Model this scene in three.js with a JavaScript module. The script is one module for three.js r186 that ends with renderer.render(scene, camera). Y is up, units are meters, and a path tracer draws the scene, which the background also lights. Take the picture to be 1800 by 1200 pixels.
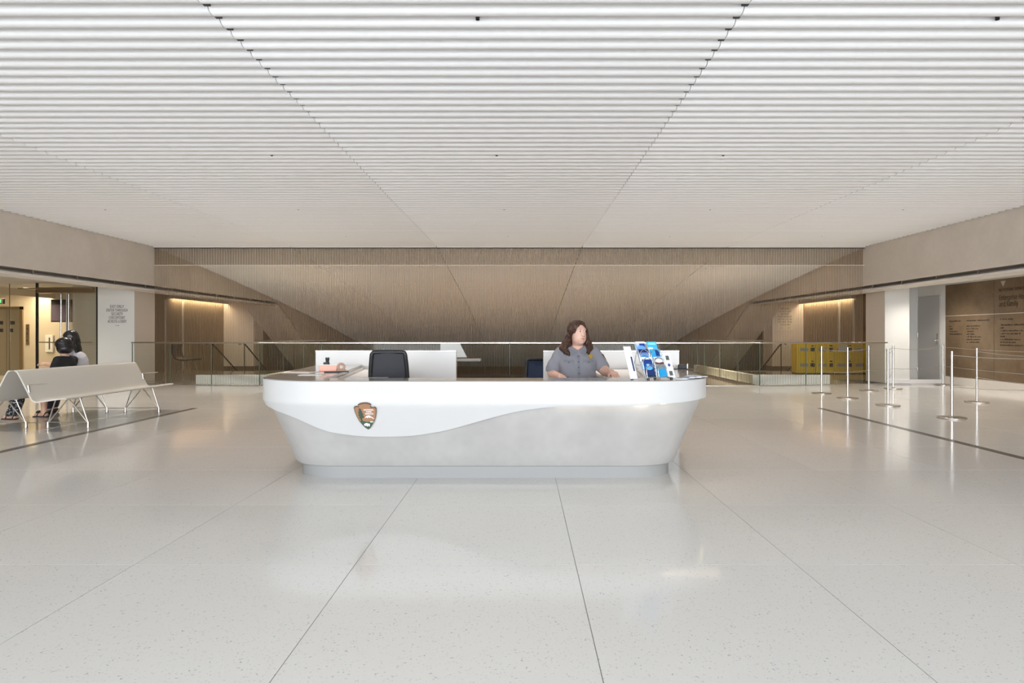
import * as THREE from 'three';
import { RectAreaLightUniformsLib } from 'three/addons/lights/RectAreaLightUniformsLib.js';
import { RoundedBoxGeometry } from 'three/addons/geometries/RoundedBoxGeometry.js';
import { mergeGeometries, mergeVertices, toCreasedNormals } from 'three/addons/utils/BufferGeometryUtils.js';
import { FontLoader } from 'three/addons/loaders/FontLoader.js';
import { TextGeometry } from 'three/addons/geometries/TextGeometry.js';

// ---------------------------------------------------------------- camera, sky, daylight, exposure
RectAreaLightUniformsLib.init();
const scene = new THREE.Scene();
const renderer = new THREE.WebGLRenderer({ antialias: true });
renderer.toneMapping = THREE.LinearToneMapping;
renderer.toneMappingExposure = 1.31;
renderer.shadowMap.enabled = true;
const camera = new THREE.PerspectiveCamera(56.87, 1.5, 0.05, 200);
camera.position.set(0, 1.27, 0);
camera.lookAt(0, 1.27, -10);
camera.setViewOffset(1800, 1200, -17, 12, 1800, 1200);   // shifted lens: verticals stay upright
scene.background = new THREE.Color().setRGB(0.86, 0.94, 1.0);   // even overcast sky
scene.backgroundIntensity = 3.0;

const REAR = 7.0;                                          // the glazed entrance front stands behind the camera
function areaLight(name, w, h, color, power, pos, target, up = [0, 1, 0]) {
  const l = new THREE.RectAreaLight(color, power, w, h);
  l.name = name; l.up.set(...up); l.position.set(...pos); l.lookAt(...target); scene.add(l);
  return l;
}
areaLight('daylight_of_glazed_entrance', 17.2, 3.1, new THREE.Color().setRGB(0.92, 0.97, 1.05), 6.4, [-0.31, 1.72, REAR - 0.25], [-0.31, 1.72, -10]);

// ---------------------------------------------------------------- helpers
let seed = 20240611;
const rnd = () => { seed = (seed + 0x6D2B79F5) | 0; let t = Math.imul(seed ^ (seed >>> 15), 1 | seed); t = (t + Math.imul(t ^ (t >>> 7), 61 | t)) ^ t; return ((t ^ (t >>> 14)) >>> 0) / 4294967296; };
const rr = (a, b) => a + (b - a) * rnd();
const V = (x, y, z) => new THREE.Vector3(x, y, z);
const taken = {};
const numbered = n => { const k = taken[n] = (taken[n] ?? -1) + 1; return k ? `${n}_${String(k).padStart(3, '0')}` : n; };
function mat(color, roughness = 0.6, metalness = 0, more = {}) {
  const c = Array.isArray(color) ? new THREE.Color().setRGB(...color) : new THREE.Color(color);
  return new THREE.MeshPhysicalMaterial({ color: c, roughness, metalness, ...more });
}
function part(name, geo, m, parent) {
  const o = new THREE.Mesh(Array.isArray(geo) ? join(geo) : geo, m);
  o.name = name; o.castShadow = o.receiveShadow = true; parent.add(o); return o;
}
function join(gs) {
  gs = gs.map(g => { g = g.index ? g.toNonIndexed() : g; for (const k of Object.keys(g.attributes)) if (!['position', 'normal', 'uv'].includes(k)) g.deleteAttribute(k); if (!g.attributes.uv) g.setAttribute('uv', new THREE.BufferAttribute(new Float32Array(g.attributes.position.count * 2), 2)); return g; });
  return gs.length > 1 ? mergeGeometries(gs) : gs[0];
}
function group(name, pos = [0, 0, 0], turn = 0) {
  const o = new THREE.Group(); o.name = numbered(name); o.position.set(...pos); o.rotation.y = turn; scene.add(o); return o;
}
function tag(o, label, category, grp, kind) { o.userData.label = label; o.userData.category = category; if (grp) o.userData.group = grp; if (kind) o.userData.kind = kind; return o; }
const thing = (name, label, category, pos, turn, grp) => tag(group(name, pos, turn), label, category, grp);
function single(name, geo, m, label, category, grp) { const o = part(numbered(name), geo, m, scene); return tag(o, label, category, grp); }
function struct(name, geo, m, label, category = 'structure') { const o = part(numbered(name), geo, m, scene); return tag(o, label, category, null, 'structure'); }
function structGroup(name, label, category = 'structure') { return tag(group(name), label, category, null, 'structure'); }
const bx = (x0, x1, y0, y1, d0, d1) => { const g = new THREE.BoxGeometry(x1 - x0, y1 - y0, Math.abs(d1 - d0)); g.translate((x0 + x1) / 2, (y0 + y1) / 2, -(d0 + d1) / 2); return g; };
const rbx = (x0, x1, y0, y1, d0, d1, r = 0.01, s = 2) => { const g = new RoundedBoxGeometry(x1 - x0, y1 - y0, Math.abs(d1 - d0), s, r); g.translate((x0 + x1) / 2, (y0 + y1) / 2, -(d0 + d1) / 2); return g; };
function rod(a, b, r, r2 = r, n = 10, open = false) {
  const A = V(...a), B = V(...b), L = A.distanceTo(B), g = new THREE.CylinderGeometry(r2, r, L, n, 1, open);
  g.applyQuaternion(new THREE.Quaternion().setFromUnitVectors(V(0, 1, 0), B.clone().sub(A).normalize()));
  g.translate((A.x + B.x) / 2, (A.y + B.y) / 2, (A.z + B.z) / 2); return g;
}
const tube = (pts, r, n = 24, k = 8, closed = false) => new THREE.TubeGeometry(new THREE.CatmullRomCurve3(pts.map(p => V(...p)), closed, 'catmullrom', 0.3), n, r, k, closed);
const disc = (x, y0, y1, d, r, n = 32) => { const g = new THREE.CylinderGeometry(r, r, y1 - y0, n); g.translate(x, (y0 + y1) / 2, -d); return g; };
function sideExtrude(pts, x0, x1, hole) {                 // outline in (distance, height), extruded across x
  const s = new THREE.Shape(pts.map(p => new THREE.Vector2(...p)));
  const g = new THREE.ExtrudeGeometry(s, { depth: x1 - x0, bevelEnabled: false });
  g.rotateY(Math.PI / 2); g.translate(x0, 0, 0); return g;
}
function planExtrude(pts, y0, y1, bevel = 0) {             // outline in (x, distance), extruded upwards
  const s = new THREE.Shape(pts.map(p => new THREE.Vector2(...p)));
  const g = new THREE.ExtrudeGeometry(s, { depth: y1 - y0 - 2 * bevel, bevelEnabled: bevel > 0, bevelSize: bevel, bevelThickness: bevel, bevelOffset: -bevel, bevelSegments: 2 });
  g.rotateX(-Math.PI / 2); g.translate(0, y0 + bevel, 0); return g;
}
function flatExtrude(pts, depth, holes) {                  // outline in (x, y), extruded towards the viewer
  const s = pts instanceof THREE.Shape ? pts : new THREE.Shape(pts.map(p => new THREE.Vector2(...p)));
  return new THREE.ExtrudeGeometry(s, { depth, bevelEnabled: false, curveSegments: 8 });
}
function metricUV(g, scale = 1) {                          // uv in metres from the dominant plane of each face
  g = g.index ? g.toNonIndexed() : g;
  const p = g.attributes.position, n = g.attributes.normal, uv = new Float32Array(p.count * 2);
  for (let i = 0; i < p.count; i++) {
    const ax = Math.abs(n.getX(i)), ay = Math.abs(n.getY(i)), az = Math.abs(n.getZ(i));
    const [u, v] = ay >= ax && ay >= az ? [p.getX(i), p.getZ(i)] : ax >= az ? [p.getZ(i), p.getY(i)] : [p.getX(i), p.getY(i)];
    uv[2 * i] = u * scale; uv[2 * i + 1] = v * scale;
  }
  g.setAttribute('uv', new THREE.BufferAttribute(uv, 2)); return g;
}
function canvasTex(w, h, draw, srgb = true) {
  const c = document.createElement('canvas'); c.width = w; c.height = h;
  draw(c.getContext('2d'), w, h);
  const t = new THREE.CanvasTexture(c); if (srgb) t.colorSpace = THREE.SRGBColorSpace;
  t.wrapS = t.wrapT = THREE.RepeatWrapping; t.magFilter = THREE.LinearFilter; return t;
}
function noiseTex(n, cells, base, amp, tint = [1, 1, 1], stretch = 1) {   // tileable value noise, in several octaves
  const data = new Uint8Array(n * n * 4), grids = cells.map(c => { const a = []; for (let i = 0; i < c * c * stretch; i++) a.push(rnd()); return a; });
  const sm = t => t * t * (3 - 2 * t);
  for (let y = 0; y < n; y++) for (let x = 0; x < n; x++) {
    let v = 0, w = 0;
    cells.forEach((c, k) => {
      const cy = c * stretch, fx = x / n * c, fy = y / n * cy, x0 = Math.floor(fx), y0 = Math.floor(fy), tx = sm(fx - x0), ty = sm(fy - y0), g = (i, j) => grids[k][(j % cy) * c + (i % c)];
      const a = 1 / (k + 1); w += a;
      v += a * ((g(x0, y0) * (1 - tx) + g(x0 + 1, y0) * tx) * (1 - ty) + (g(x0, y0 + 1) * (1 - tx) + g(x0 + 1, y0 + 1) * tx) * ty);
    });
    v = v / w - 0.5;
    for (let c = 0; c < 3; c++) data[4 * (y * n + x) + c] = Math.max(0, Math.min(255, base[c] + amp * v * 2 * tint[c]));
    data[4 * (y * n + x) + 3] = 255;
  }
  const t = new THREE.DataTexture(data, n, n); t.wrapS = t.wrapT = THREE.RepeatWrapping; t.magFilter = THREE.LinearFilter; t.minFilter = THREE.LinearMipmapLinearFilter; t.generateMipmaps = true; t.colorSpace = THREE.SRGBColorSpace; t.needsUpdate = true; return t;
}
const FONT = {};
for (const [k, f] of [['reg', 'sans_regular'], ['bold', 'sans_bold']]) FONT[k] = await new FontLoader().loadAsync(`fonts/droid/droid_${f}.typeface.json`);
function text(str, size, depth, font = 'reg', align = 0.5, width) {       // align 0 left, 0.5 centre
  const g = new TextGeometry(str, { font: FONT[font], size, depth, curveSegments: 3, bevelEnabled: false });
  g.computeBoundingBox(); const b = g.boundingBox, w = b.max.x - b.min.x;
  g.translate(-b.min.x - w * align, 0, 0); if (width) g.scale(width / w, 1, 1); return g;
}

// ---------------------------------------------------------------- materials
const terrazzo = canvasTex(1024, 1024, (c, w, h) => {
  c.fillStyle = '#dddcd8'; c.fillRect(0, 0, w, h);
  const chip = (x, y, r, col) => { c.fillStyle = col; for (const ox of [-w, 0, w]) for (const oy of [-h, 0, h]) { if (x + ox < -20 || x + ox > w + 20 || y + oy < -20 || y + oy > h + 20) continue; c.beginPath(); const n = 5; for (let i = 0; i < n; i++) { const a = i / n * 6.283 + r, q = r * (0.55 + 0.45 * Math.sin(i * 2.3 + r * 7)); c[i ? 'lineTo' : 'moveTo'](x + ox + Math.cos(a) * q * 1.2, y + oy + Math.sin(a) * q); } c.fill(); } };
  for (let i = 0; i < 9000; i++) chip(rr(0, w), rr(0, h), rr(0.8, 2.6), ['rgba(240,239,236,.7)', 'rgba(202,201,198,.55)', 'rgba(224,219,212,.6)'][i % 3]);
  for (let i = 0; i < 2600; i++) chip(rr(0, w), rr(0, h), rr(1.6, 5.4), ['rgba(176,184,194,.75)', 'rgba(190,190,188,.8)', 'rgba(158,166,176,.65)'][i % 3]);
  for (let i = 0; i < 420; i++) chip(rr(0, w), rr(0, h), rr(2.8, 8), ['rgba(160,170,182,.85)', 'rgba(190,196,204,.9)', 'rgba(140,144,150,.7)'][i % 3]);
  for (let i = 0; i < 36; i++) chip(rr(0, w), rr(0, h), rr(2, 4.2), 'rgba(84,84,86,.85)');
});
const M = {};
M.terrazzo = mat([0.86, 0.86, 0.862], 0.11, 0, { map: terrazzo, ior: 1.5 });
M.groove = mat([0.20, 0.19, 0.17], 0.8);
M.strip = mat([0.10, 0.092, 0.085], 0.25);
M.tubeWhite = mat([0.87, 0.87, 0.87], 0.5);
M.slab = mat([0.78, 0.56, 0.36], 0.9);
M.carrier = mat([0.05, 0.05, 0.055], 0.6);
const plasterTex = noiseTex(256, [4, 11, 37], [212, 203, 192], 9, [1, 1, 0.95]);
M.bulkhead = mat([1, 1, 1], 0.8, 0, { map: plasterTex });
M.lip = mat([0.72, 0.67, 0.61], 0.6);
M.whiteWall = mat([0.84, 0.84, 0.81], 0.6);
M.tan = mat([0.74, 0.67, 0.60], 0.7);
M.beige = mat([0.66, 0.58, 0.47], 0.55);
M.brownWall = mat([0.34, 0.26, 0.18], 0.7);
M.redWall = mat([0.22, 0.10, 0.055], 0.6);
M.softCeil = mat([0.62, 0.57, 0.52], 0.7);
M.glass = mat([0.97, 0.985, 0.97], 0.02, 0, { transmission: 1, thickness: 0, ior: 1.5 });
M.railGlass = mat([0.97, 0.985, 0.97], 0.02, 0, { transmission: 1, thickness: 0, ior: 1.17 });   // anti-reflective coated
M.glassEdge = mat([0.10, 0.16, 0.14], 0.2);
M.steel = mat([0.62, 0.59, 0.55], 0.28, 1);
M.polished = mat([0.66, 0.64, 0.61], 0.22, 1);
M.brass = mat([0.42, 0.34, 0.24], 0.35, 1);
M.dark = mat([0.02, 0.02, 0.022], 0.5);
M.scrim = mat([0.28, 0.205, 0.135], 0.6, 0.2);
M.scrimSeam = mat([0.80, 0.74, 0.66], 0.45);
M.white = mat([0.88, 0.88, 0.87], 0.35);
M.lamp = mat([1, 1, 1], 0.5, 0, { emissive: new THREE.Color().setRGB(1, 0.80, 0.52), emissiveIntensity: 3.0 });
// ---------------------------------------------------------------- measures (metres; "d" is the distance in front of the camera, z = -d)
const XC = -0.311, TILE = 1.2192, XL = -9.27, XR = 8.65, CEIL = 3.476, SCRIM_D = 15.9;
const ceilY = d => { const t = d - 15.67; return t <= 0 ? CEIL : CEIL - 0.1 * t - 0.00162 * t * t; };

// ---------------------------------------------------------------- floor
{
  const floor = structGroup('floor', 'polished pale terrazzo floor laid in large square slabs', 'floor');
  const g = 0.0018, ch = 0.0003, a = TILE / 2 - g, b = a - ch;
  const tileGeo = k => {                                    // slab with chamfered edges; uv turned per variant
    const P = [[-a, -0.0004, -a], [a, -0.0004, -a], [a, -0.0004, a], [-a, -0.0004, a], [-b, 0, -b], [b, 0, -b], [b, 0, b], [-b, 0, b], [-a, -0.02, -a], [a, -0.02, -a], [a, -0.02, a], [-a, -0.02, a]];
    const Q = [[4, 7, 6, 5]]; for (let i = 0; i < 4; i++) { const j = (i + 1) % 4; Q.push([i, 4 + i, 4 + j, j], [8 + i, i, j, 8 + j]); }
    const pos = [], uv = [], c = Math.cos(k * Math.PI / 2), s = Math.sin(k * Math.PI / 2);
    for (const q of Q) for (const i of [0, 1, 2, 0, 2, 3]) { const p = P[q[i]]; pos.push(...p); uv.push((p[0] * c - p[2] * s) / TILE + 0.5 + k * 0.37, (p[0] * s + p[2] * c) / TILE + 0.5 + k * 0.21); }
    const geo = new THREE.BufferGeometry(); geo.setAttribute('position', new THREE.Float32BufferAttribute(pos, 3)); geo.setAttribute('uv', new THREE.Float32BufferAttribute(uv, 2)); geo.computeVertexNormals(); return geo;
  };
  const variants = [0, 1, 2, 3].map(tileGeo), tones = [1, 0.985, 0.97].map(t => { const m = M.terrazzo.clone(); m.color.multiplyScalar(t); return m; });
  for (let r = -2; r <= 9; r++) for (let k = -8; k <= 6; k++) {
    const o = part('floor_tile', variants[Math.floor(rnd() * 4)], tones[Math.floor(rnd() * 3)], floor);
    o.position.set(0.2986 + (k + 0.5) * TILE, 0, -(3.483 + (r + 0.5) * TILE));
  }
  part('floor_bed', bx(-9.46, 8.84, -0.3, -0.0016, 1.04, 15.68), M.groove, floor);
  const plate = (x0, x1, d0, d1) => part('floor_plate', metricUV(bx(x0, x1, -0.3, 0, d0, d1), 1 / TILE), M.terrazzo, floor);
  plate(-9.6, 9.0, -REAR - 0.3, 1.044);
  plate(-18.2, -9.457, 7.8, 20.2);
  plate(8.835, 11.3, 7.8, 17.7);
  plate(-9.457, -6.5, 15.677, 22); plate(-12.2, -9.457, 20.2, 22); plate(5.9, 11.5, 15.677, 22); plate(-6.5, 5.9, 15.677, 15.95);
  part('dark_inlay_strip', bx(-5.70, -5.59, -0.01, 0.0012, -REAR, 10.9), M.strip, floor);
  part('dark_inlay_strip', bx(5.10, 5.21, -0.01, 0.0012, -REAR, 10.9), M.strip, floor);
  // hall below the balcony
  struct('floor_lower', bx(-14, 13.5, -4.9, -4.6, 14, 52), mat([0.52, 0.42, 0.30], 0.5), 'dim floor of the hall below the balcony', 'floor');
}

// ---------------------------------------------------------------- ceiling of white half-round tubes
{
  const ceiling = structGroup('ceiling', 'white ceiling of parallel half-round tubes', 'ceiling');
  const PITCH = 0.169, W = 0.066, H = 0.080;
  const tubeGeo = L => {
    const s = new THREE.Shape(); s.moveTo(-W, 0.03);
    for (let i = 0; i <= 10; i++) { const t = Math.PI + Math.PI * i / 10; s.lineTo(Math.sign(Math.cos(t)) * Math.abs(Math.cos(t)) ** 0.82 * W, -(Math.abs(Math.sin(t)) ** 0.82) * H * 0.9); }
    s.lineTo(W, 0.03); s.lineTo(-W, 0.03);
    let g = new THREE.ExtrudeGeometry(s, { depth: L, bevelEnabled: false }); g.rotateY(Math.PI / 2); g.translate(-L / 2, H * 0.9, 0);
    return toCreasedNormals(g, 0.7);
  };
  const seams = [XL + 0.02, -5.797, -2.140, 1.518, 5.175, XR - 0.02], gap = 0.006;
  const geos = seams.slice(1).map((x, i) => tubeGeo(x - seams[i] - gap));
  const slopeGeos = seams.slice(1).map((x, i) => tubeGeo(x - seams[i] - 0.02));
  const list = [], rest = [];
  for (let d = -REAR + 0.2; d < 46; d += PITCH) {
    for (let k = 0; k < 5; k++) {
      const x0 = seams[k], x1 = seams[k + 1], inView = d > 3.95 && d < 15.6 && x1 > -0.83 * d && x0 < 0.80 * d;
      (inView && list.length < 300 ? list : rest).push([(x0 + x1) / 2, ceilY(d), -d, k]);
    }
  }
  for (const [x, y, z, k] of list) part('ceiling_tube', geos[k], M.tubeWhite, ceiling).position.set(x, y, z);
  const far = part('ceiling_tubes_beyond', rest.map(([x, y, z, k]) => (z < -15.7 ? slopeGeos : geos)[k].clone().translate(x, y, z)), M.tubeWhite, ceiling); far.userData.kind = 'stuff';
  const prof = o => { const p = []; for (let d = -REAR - 0.3; d < 52; d += d < 15 ? 22.7 : 1) p.push([d, ceilY(d) + o]); return p; };
  const band = (x0, x1, o0, o1) => sideExtrude([...prof(o0), ...prof(o1).reverse()], x0, x1);
  part('ceiling_slab', band(XL - 0.4, XR + 0.4, 0.105, 0.4), M.slab, ceiling);
  const slopeBand = (x0, x1, o0, o1) => { const p = []; for (let d = 16.3; d < 46; d += 1) p.push(d); return sideExtrude([...p.map(d => [d, ceilY(d) + o0]), ...p.reverse().map(d => [d, ceilY(d) + o1])], x0, x1); };
  for (const x of seams.slice(1, 5)) { part('carrier_rail', bx(x - 0.022, x + 0.022, CEIL + 0.03, CEIL + 0.104, -REAR, 15.3), M.carrier, ceiling); part('carrier_rail', slopeBand(x - 0.022, x + 0.022, 0.03, 0.104), M.carrier, ceiling); }
}

// ---------------------------------------------------------------- side walls: bulkhead, black slot, pale lip, diagonal over the stairs
for (const s of [-1, 1]) {
  const side = s < 0 ? 'left' : 'right', xi = s < 0 ? XL : XR;
  const span = (a, b) => s < 0 ? [xi - b, xi - a] : [xi + a, xi + b];
  const top = []; for (let d = 51; d >= 16; d -= 1) top.push([d, ceilY(d) + 0.3]); top.push([-REAR - 0.3, CEIL + 0.3]);
  const wall = structGroup('wall_' + side, `grey-beige upper wall on the ${s < 0 ? 'elevator' : 'donor panel'} side with a black light slot below it`, 'wall');
  part('upper_wall', metricUV(sideExtrude([[-REAR - 0.3, 2.50], [24.05, 2.50], [28.5, 0.24], [36, -3.5], [36, -4.7], [51, -4.7], ...top], ...span(0, 0.3)), 0.4), M.bulkhead, wall);
  const ribbon = (o0, o1, a, b, m, n) => part(n, sideExtrude([[-REAR - 0.3, 2.5 - o1], [24 - o1 * 0.25, 2.5 - o1], [28.5 - o1 * 1.2, 0.24 - o1 * 0.5], [36 - o1 * 1.2, -3.5 - o1 * 0.5], [36 - o0 * 1.2, -3.5 - o0 * 0.5], [28.5 - o0 * 1.2, 0.24 - o0 * 0.5], [24.05 - o0 * 0.25, 2.5 - o0], [-REAR - 0.3, 2.5 - o0]], ...span(a, b)), m, wall);
  ribbon(0, 0.085, 0.42, 0.46, M.bulkhead, 'slot_back');
  ribbon(0.085, 0.135, 0, 0.46, M.lip, 'pale_lip'); ribbon(-0.05, 0, 0.3, 0.46, M.bulkhead, 'slot_top');
  for (let d = 9.6; d < 23.8; d += 1.2) part('slot_bracket', bx(...span(0.03, 0.06), 2.412, 2.502, d - 0.01, d + 0.01), M.steel, wall);
  part('lower_wall', bx(...span(0, 0.3), 0, 2.365, -REAR - 0.3, 8), M.bulkhead, wall);
  part('recess_ceiling', bx(...(s < 0 ? [-18.3, XL - 0.3] : [XR + 0.3, 11.6]), 2.62, 2.8, 7.8, 26.4), M.softCeil, wall);
  part('stair_soffit', sideExtrude([[24, 2.62], [26.4, 2.62], [29.4, 0.2], [37, -3.5], [36.5, -3.5], [28.9, 0.2]], ...(s < 0 ? [-10.8, XL - 0.3] : [XR + 0.3, 10.1])), M.lip, wall);
  const xo = s < 0 ? -12.0 : 11.35;
  part('recess_wall', bx(...(s < 0 ? [xo - 0.2, xo] : [xo, xo + 0.2]), -4.7, 2.7, 17.5, 37), M.brownWall, wall);
  part('recess_pillar', bx(...(s < 0 ? [-12.0, -10.8] : [10.1, 11.35]), 0, 2.62, 25.4, 26.35), M.tan, wall);
  for (const d of s < 0 ? [21.2, 22.3] : [21.5, 22.5]) part('pale_trim', bx(...(s < 0 ? [-12.0, -11.96] : [11.31, 11.35]), 0, 2.45, d - 0.03, d + 0.03), M.lip, wall);
  part('stair_end_wall', bx(...(s < 0 ? [-12.0, -9.6] : [8.98, 11.35]), -4.6, 2.6, 36.4, 36.6), M.redWall, wall);
  part('entry_cross_wall', bx(...(s < 0 ? [-18.3, XL - 0.3] : [XR + 0.3, 11.3]), 0, 2.7, 7.8, 8.0), M.bulkhead, wall);
  // pier at the end of the balcony railing: white face, warm grey flank
  const px = s < 0 ? [-11.09, -10.13] : [9.5, 10.14];
  part('pier_core', bx(...px, 0, 2.62, 16.5, 17.4), M.tan, wall);
  part('pier_white_face', bx(px[0], px[1], 0, 2.62, 16.485, 16.5), M.whiteWall, wall);
  part('pier_base', bx(px[0], px[1] + (s > 0 ? 0.96 : 0), 0, 0.10, 16.465, 16.485), M.white, wall).scale.x = 1;
}
struct('wall_far', bx(-10, 9.4, -4.7, 3, 51, 51.3), M.brownWall, 'brown far wall of the lower hall', 'wall');
{
  const lower = structGroup('wall_lower', 'brown side walls of the lower hall below the balcony', 'wall');
  for (const g of [bx(-14.2, -14, -4.9, -0.31, 14, 52), bx(13.5, 13.7, -4.9, -0.31, 14, 52), bx(-14.2, -14, -0.31, 2.8, 37, 52), bx(13.5, 13.7, -0.31, 2.8, 37, 52), bx(-14.2, -12.2, -4.9, 2.8, 36.8, 37), bx(11.55, 13.7, -4.9, 2.8, 36.8, 37), bx(-14.2, 13.7, -4.9, -0.3, 14.6, 15.0), bx(-14.2, -9.57, -4.9, 2.8, 51, 51.3), bx(8.95, 13.7, -4.9, 2.8, 51, 51.3)]) part('lower_wall', g, M.brownWall, lower);
  const roof = structGroup('ceiling_roof', 'solid roof over the hall and its side recesses', 'roof');
  part('roof_block', bx(-19, XL - 0.31, 2.81, 4.2, 7.5, 52), M.bulkhead, roof); part('roof_block', bx(XR + 0.31, 14, 2.81, 4.2, 7.5, 52), M.bulkhead, roof); part('roof_slab', bx(-19, 14, 4.2, 4.4, -REAR - 0.6, 52), M.bulkhead, roof);
  part('roof_edge', bx(-10, 9.4, 3.8, 4.2, -REAR - 0.6, -REAR - 0.3), M.bulkhead, roof);
}

// ---------------------------------------------------------------- glazed entrance behind the camera, with the paved plaza beyond it
{
  const rear = structGroup('window_1', 'tall entrance front standing open between slender mullions opposite the desk', 'window');
  for (let i = 0; i <= 8; i++) part('mullion', bx(XL + 0.05 + i * 2.22 - 0.03, XL + 0.05 + i * 2.22 + 0.03, 0, 3.45, -REAR, -REAR - 0.12), M.brass, rear);
  part('head_rail', bx(XL, XR, 3.4, 3.8, -REAR, -REAR - 0.12), M.brass, rear); part('sill_rail', bx(XL, XR, 0, 0.05, -REAR, -REAR - 0.12), M.brass, rear);
  struct('floor_plaza', bx(-40, 40, -0.3, -0.02, -REAR - 0.3, -60), mat([0.62, 0.60, 0.57], 0.8), 'pale paved plaza outside the glazed entrance', 'ground');
}

// ---------------------------------------------------------------- glass vestibule with elevator on one side
{
  const v = structGroup('wall_vestibule', 'warm beige vestibule walls behind the glass doors', 'wall');
  part('back_wall', bx(-18.2, -12.21, 0, 2.7, 20.0, 20.2), M.beige, v);
  part('end_wall', bx(-18.4, -18.2, 0, 2.7, 7.8, 20.2), M.beige, v);
  part('side_wall', bx(-12.4, -12.21, 0, 2.7, 17.5, 20.0), M.beige, v);
  part('return_wall', bx(-12.4, -11.09, 0, 2.62, 17.4, 17.5), M.beige, v);
  part('cove_drop', bx(-14.9, -14.8, 2.42, 2.62, 16.6, 20), M.beige, v);
  const strip = part('cove_light_strip', bx(-14.99, -14.92, 2.56, 2.60, 16.7, 19.9), M.lamp, v);
  areaLight('vestibule_cove_light', 3.2, 0.3, new THREE.Color().setRGB(1, 0.78, 0.5), 24, [-15.15, 2.55, -18.3], [-15.15, 0, -18.3], [1, 0, 0]);
  const gw = structGroup('door_1', 'frameless glass vestibule front with bronze header and double doors', 'glass door');
  const D = 16.5;
  for (const [a, b] of [[-18.1, -16.2], [-16.18, -14.0], [-13.4, -12.71], [-13.98, -13.42]]) part('pane', bx(a, b, 0.02, 2.6, D, D + 0.014), M.glass, gw);
  part('transom_pane', bx(-12.67, -11.12, 2.51, 2.6, D, D + 0.014), M.glass, gw);
  for (const x of [-12.69, -11.105]) part('mullion', bx(x - 0.018, x + 0.018, 0, 2.62, D - 0.02, D + 0.04), M.dark, gw);
  for (const x of [-13.41, -13.99, -16.19]) part('pane_edge', bx(x - 0.006, x + 0.006, 0.02, 2.6, D - 0.002, D + 0.016), M.brass, gw);
  part('header', rbx(-12.67, -11.12, 2.36, 2.505, D - 0.05, D + 0.07, 0.008), M.brass, gw);
  part('header_arm', rbx(-13.1, -11.2, 2.455, 2.485, D - 0.12, D - 0.06, 0.008), M.brass, gw);
  for (const [a, b] of [[-12.66, -11.905], [-11.885, -11.13]]) {
    const door = part('door_leaf', bx(a, b, 0.02, 2.35, D, D + 0.014), M.glass, gw);
    part('bottom_rail', bx(a, b, 0.01, 0.10, D - 0.012, D + 0.026), M.brass, door);
    part('push_bar', rod([a + 0.08, 1.07, -D + 0.06], [b - 0.08, 1.07, -D + 0.06], 0.014), M.brass, door);
    const x = a < -12 ? b - 0.09 : a + 0.09;
    part('pull_bar', [rod([x, 0.5, -D + 0.09], [x, 2.33, -D + 0.09], 0.02), rod([x, 0.6, -D + 0.09], [x, 0.6, -D], 0.01), rod([x, 2.2, -D + 0.09], [x, 2.2, -D], 0.01)], M.polished, door);
    part('door_edge', bx(a < -12 ? b - 0.02 : a, a < -12 ? b : a + 0.02, 0.02, 2.35, D - 0.004, D + 0.018), M.polished, door);
  }
  const el = thing('elevator', 'brushed steel elevator doors in a bronze frame behind the vestibule glass', 'elevator', [-16.26, 0, -19.99]);
  part('frame', [bx(-0.56, -0.47, 0, 2.16, -0.05, 0), bx(0.37, 0.46, 0, 2.16, -0.05, 0), bx(-0.56, 0.46, 2.07, 2.16, -0.05, 0)], M.brass, el);
  for (const s of [-1, 1]) { const leaf = part('door_leaf', bx(s < 0 ? -0.47 : -0.045, s < 0 ? -0.055 : 0.37, 0.01, 2.07, -0.03, 0), mat([0.50, 0.49, 0.46], 0.3, 1), el); for (const y of [1.64, 1.40]) part('notice_plate', bx(s < 0 ? -0.32 : 0.05, s < 0 ? -0.16 : (y > 1.5 ? 0.21 : 0.16), y - 0.05, y + 0.06, -0.036, -0.03), M.dark, leaf); }
  const cp = thing('call_panel', 'slim bronze elevator call panel on the beige wall', 'control panel', [-15.66, 0, -19.99]);
  part('plate', bx(-0.05, 0.05, 0.95, 1.6, -0.02, 0), M.brass, cp); for (const y of [1.08, 1.3, 1.45]) part('button', disc(0, 0, 0.01, 0, 0.018, 12).rotateX(Math.PI / 2).translate(0, y, 0.02), M.dark, cp);
  const ex = thing('exit_sign', 'small hanging exit sign with a green face', 'sign', [-14.9 - 0.2, 0, -18.2]);
  part('housing', rbx(-0.16, 0.16, 2.16, 2.31, -0.03, 0.03, 0.01), M.dark, ex); part('green_face', bx(0.0, 0.1, 2.19, 2.28, -0.034, -0.03), mat([0.05, 0.5, 0.15], 0.5, 0, { emissive: new THREE.Color(0x20c050), emissiveIntensity: 0.5 }), ex); part('stem', rod([0, 2.31, 0], [0, 2.62, 0], 0.012), M.dark, ex);
  const screens = thing('wall_display', 'pair of dark purple display screens hung high behind the glass doors', 'display', [-14.0, 0, -19.6]);
  for (const [a, b] of [[-0.62, -0.05], [0.0, 0.56]]) { const sc = part('screen_housing', rbx(a, b, 1.66, 2.36, -0.03, 0.03, 0.01), M.dark, screens); part('screen', bx(a + 0.02, b - 0.02, 1.70, 2.2, -0.034, -0.03), mat([0.16, 0.13, 0.19], 0.25), sc); }
  for (const x of [-0.3, 0.3]) part('ceiling_bracket', rod([x, 2.36, 0], [x, 2.62, 0], 0.015), M.dark, screens);
  const ki = thing('intercom_panel', 'white wall unit with a tall dark slot behind the glass doors', 'wall unit', [-14.95, 0, -19.99]);
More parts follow.
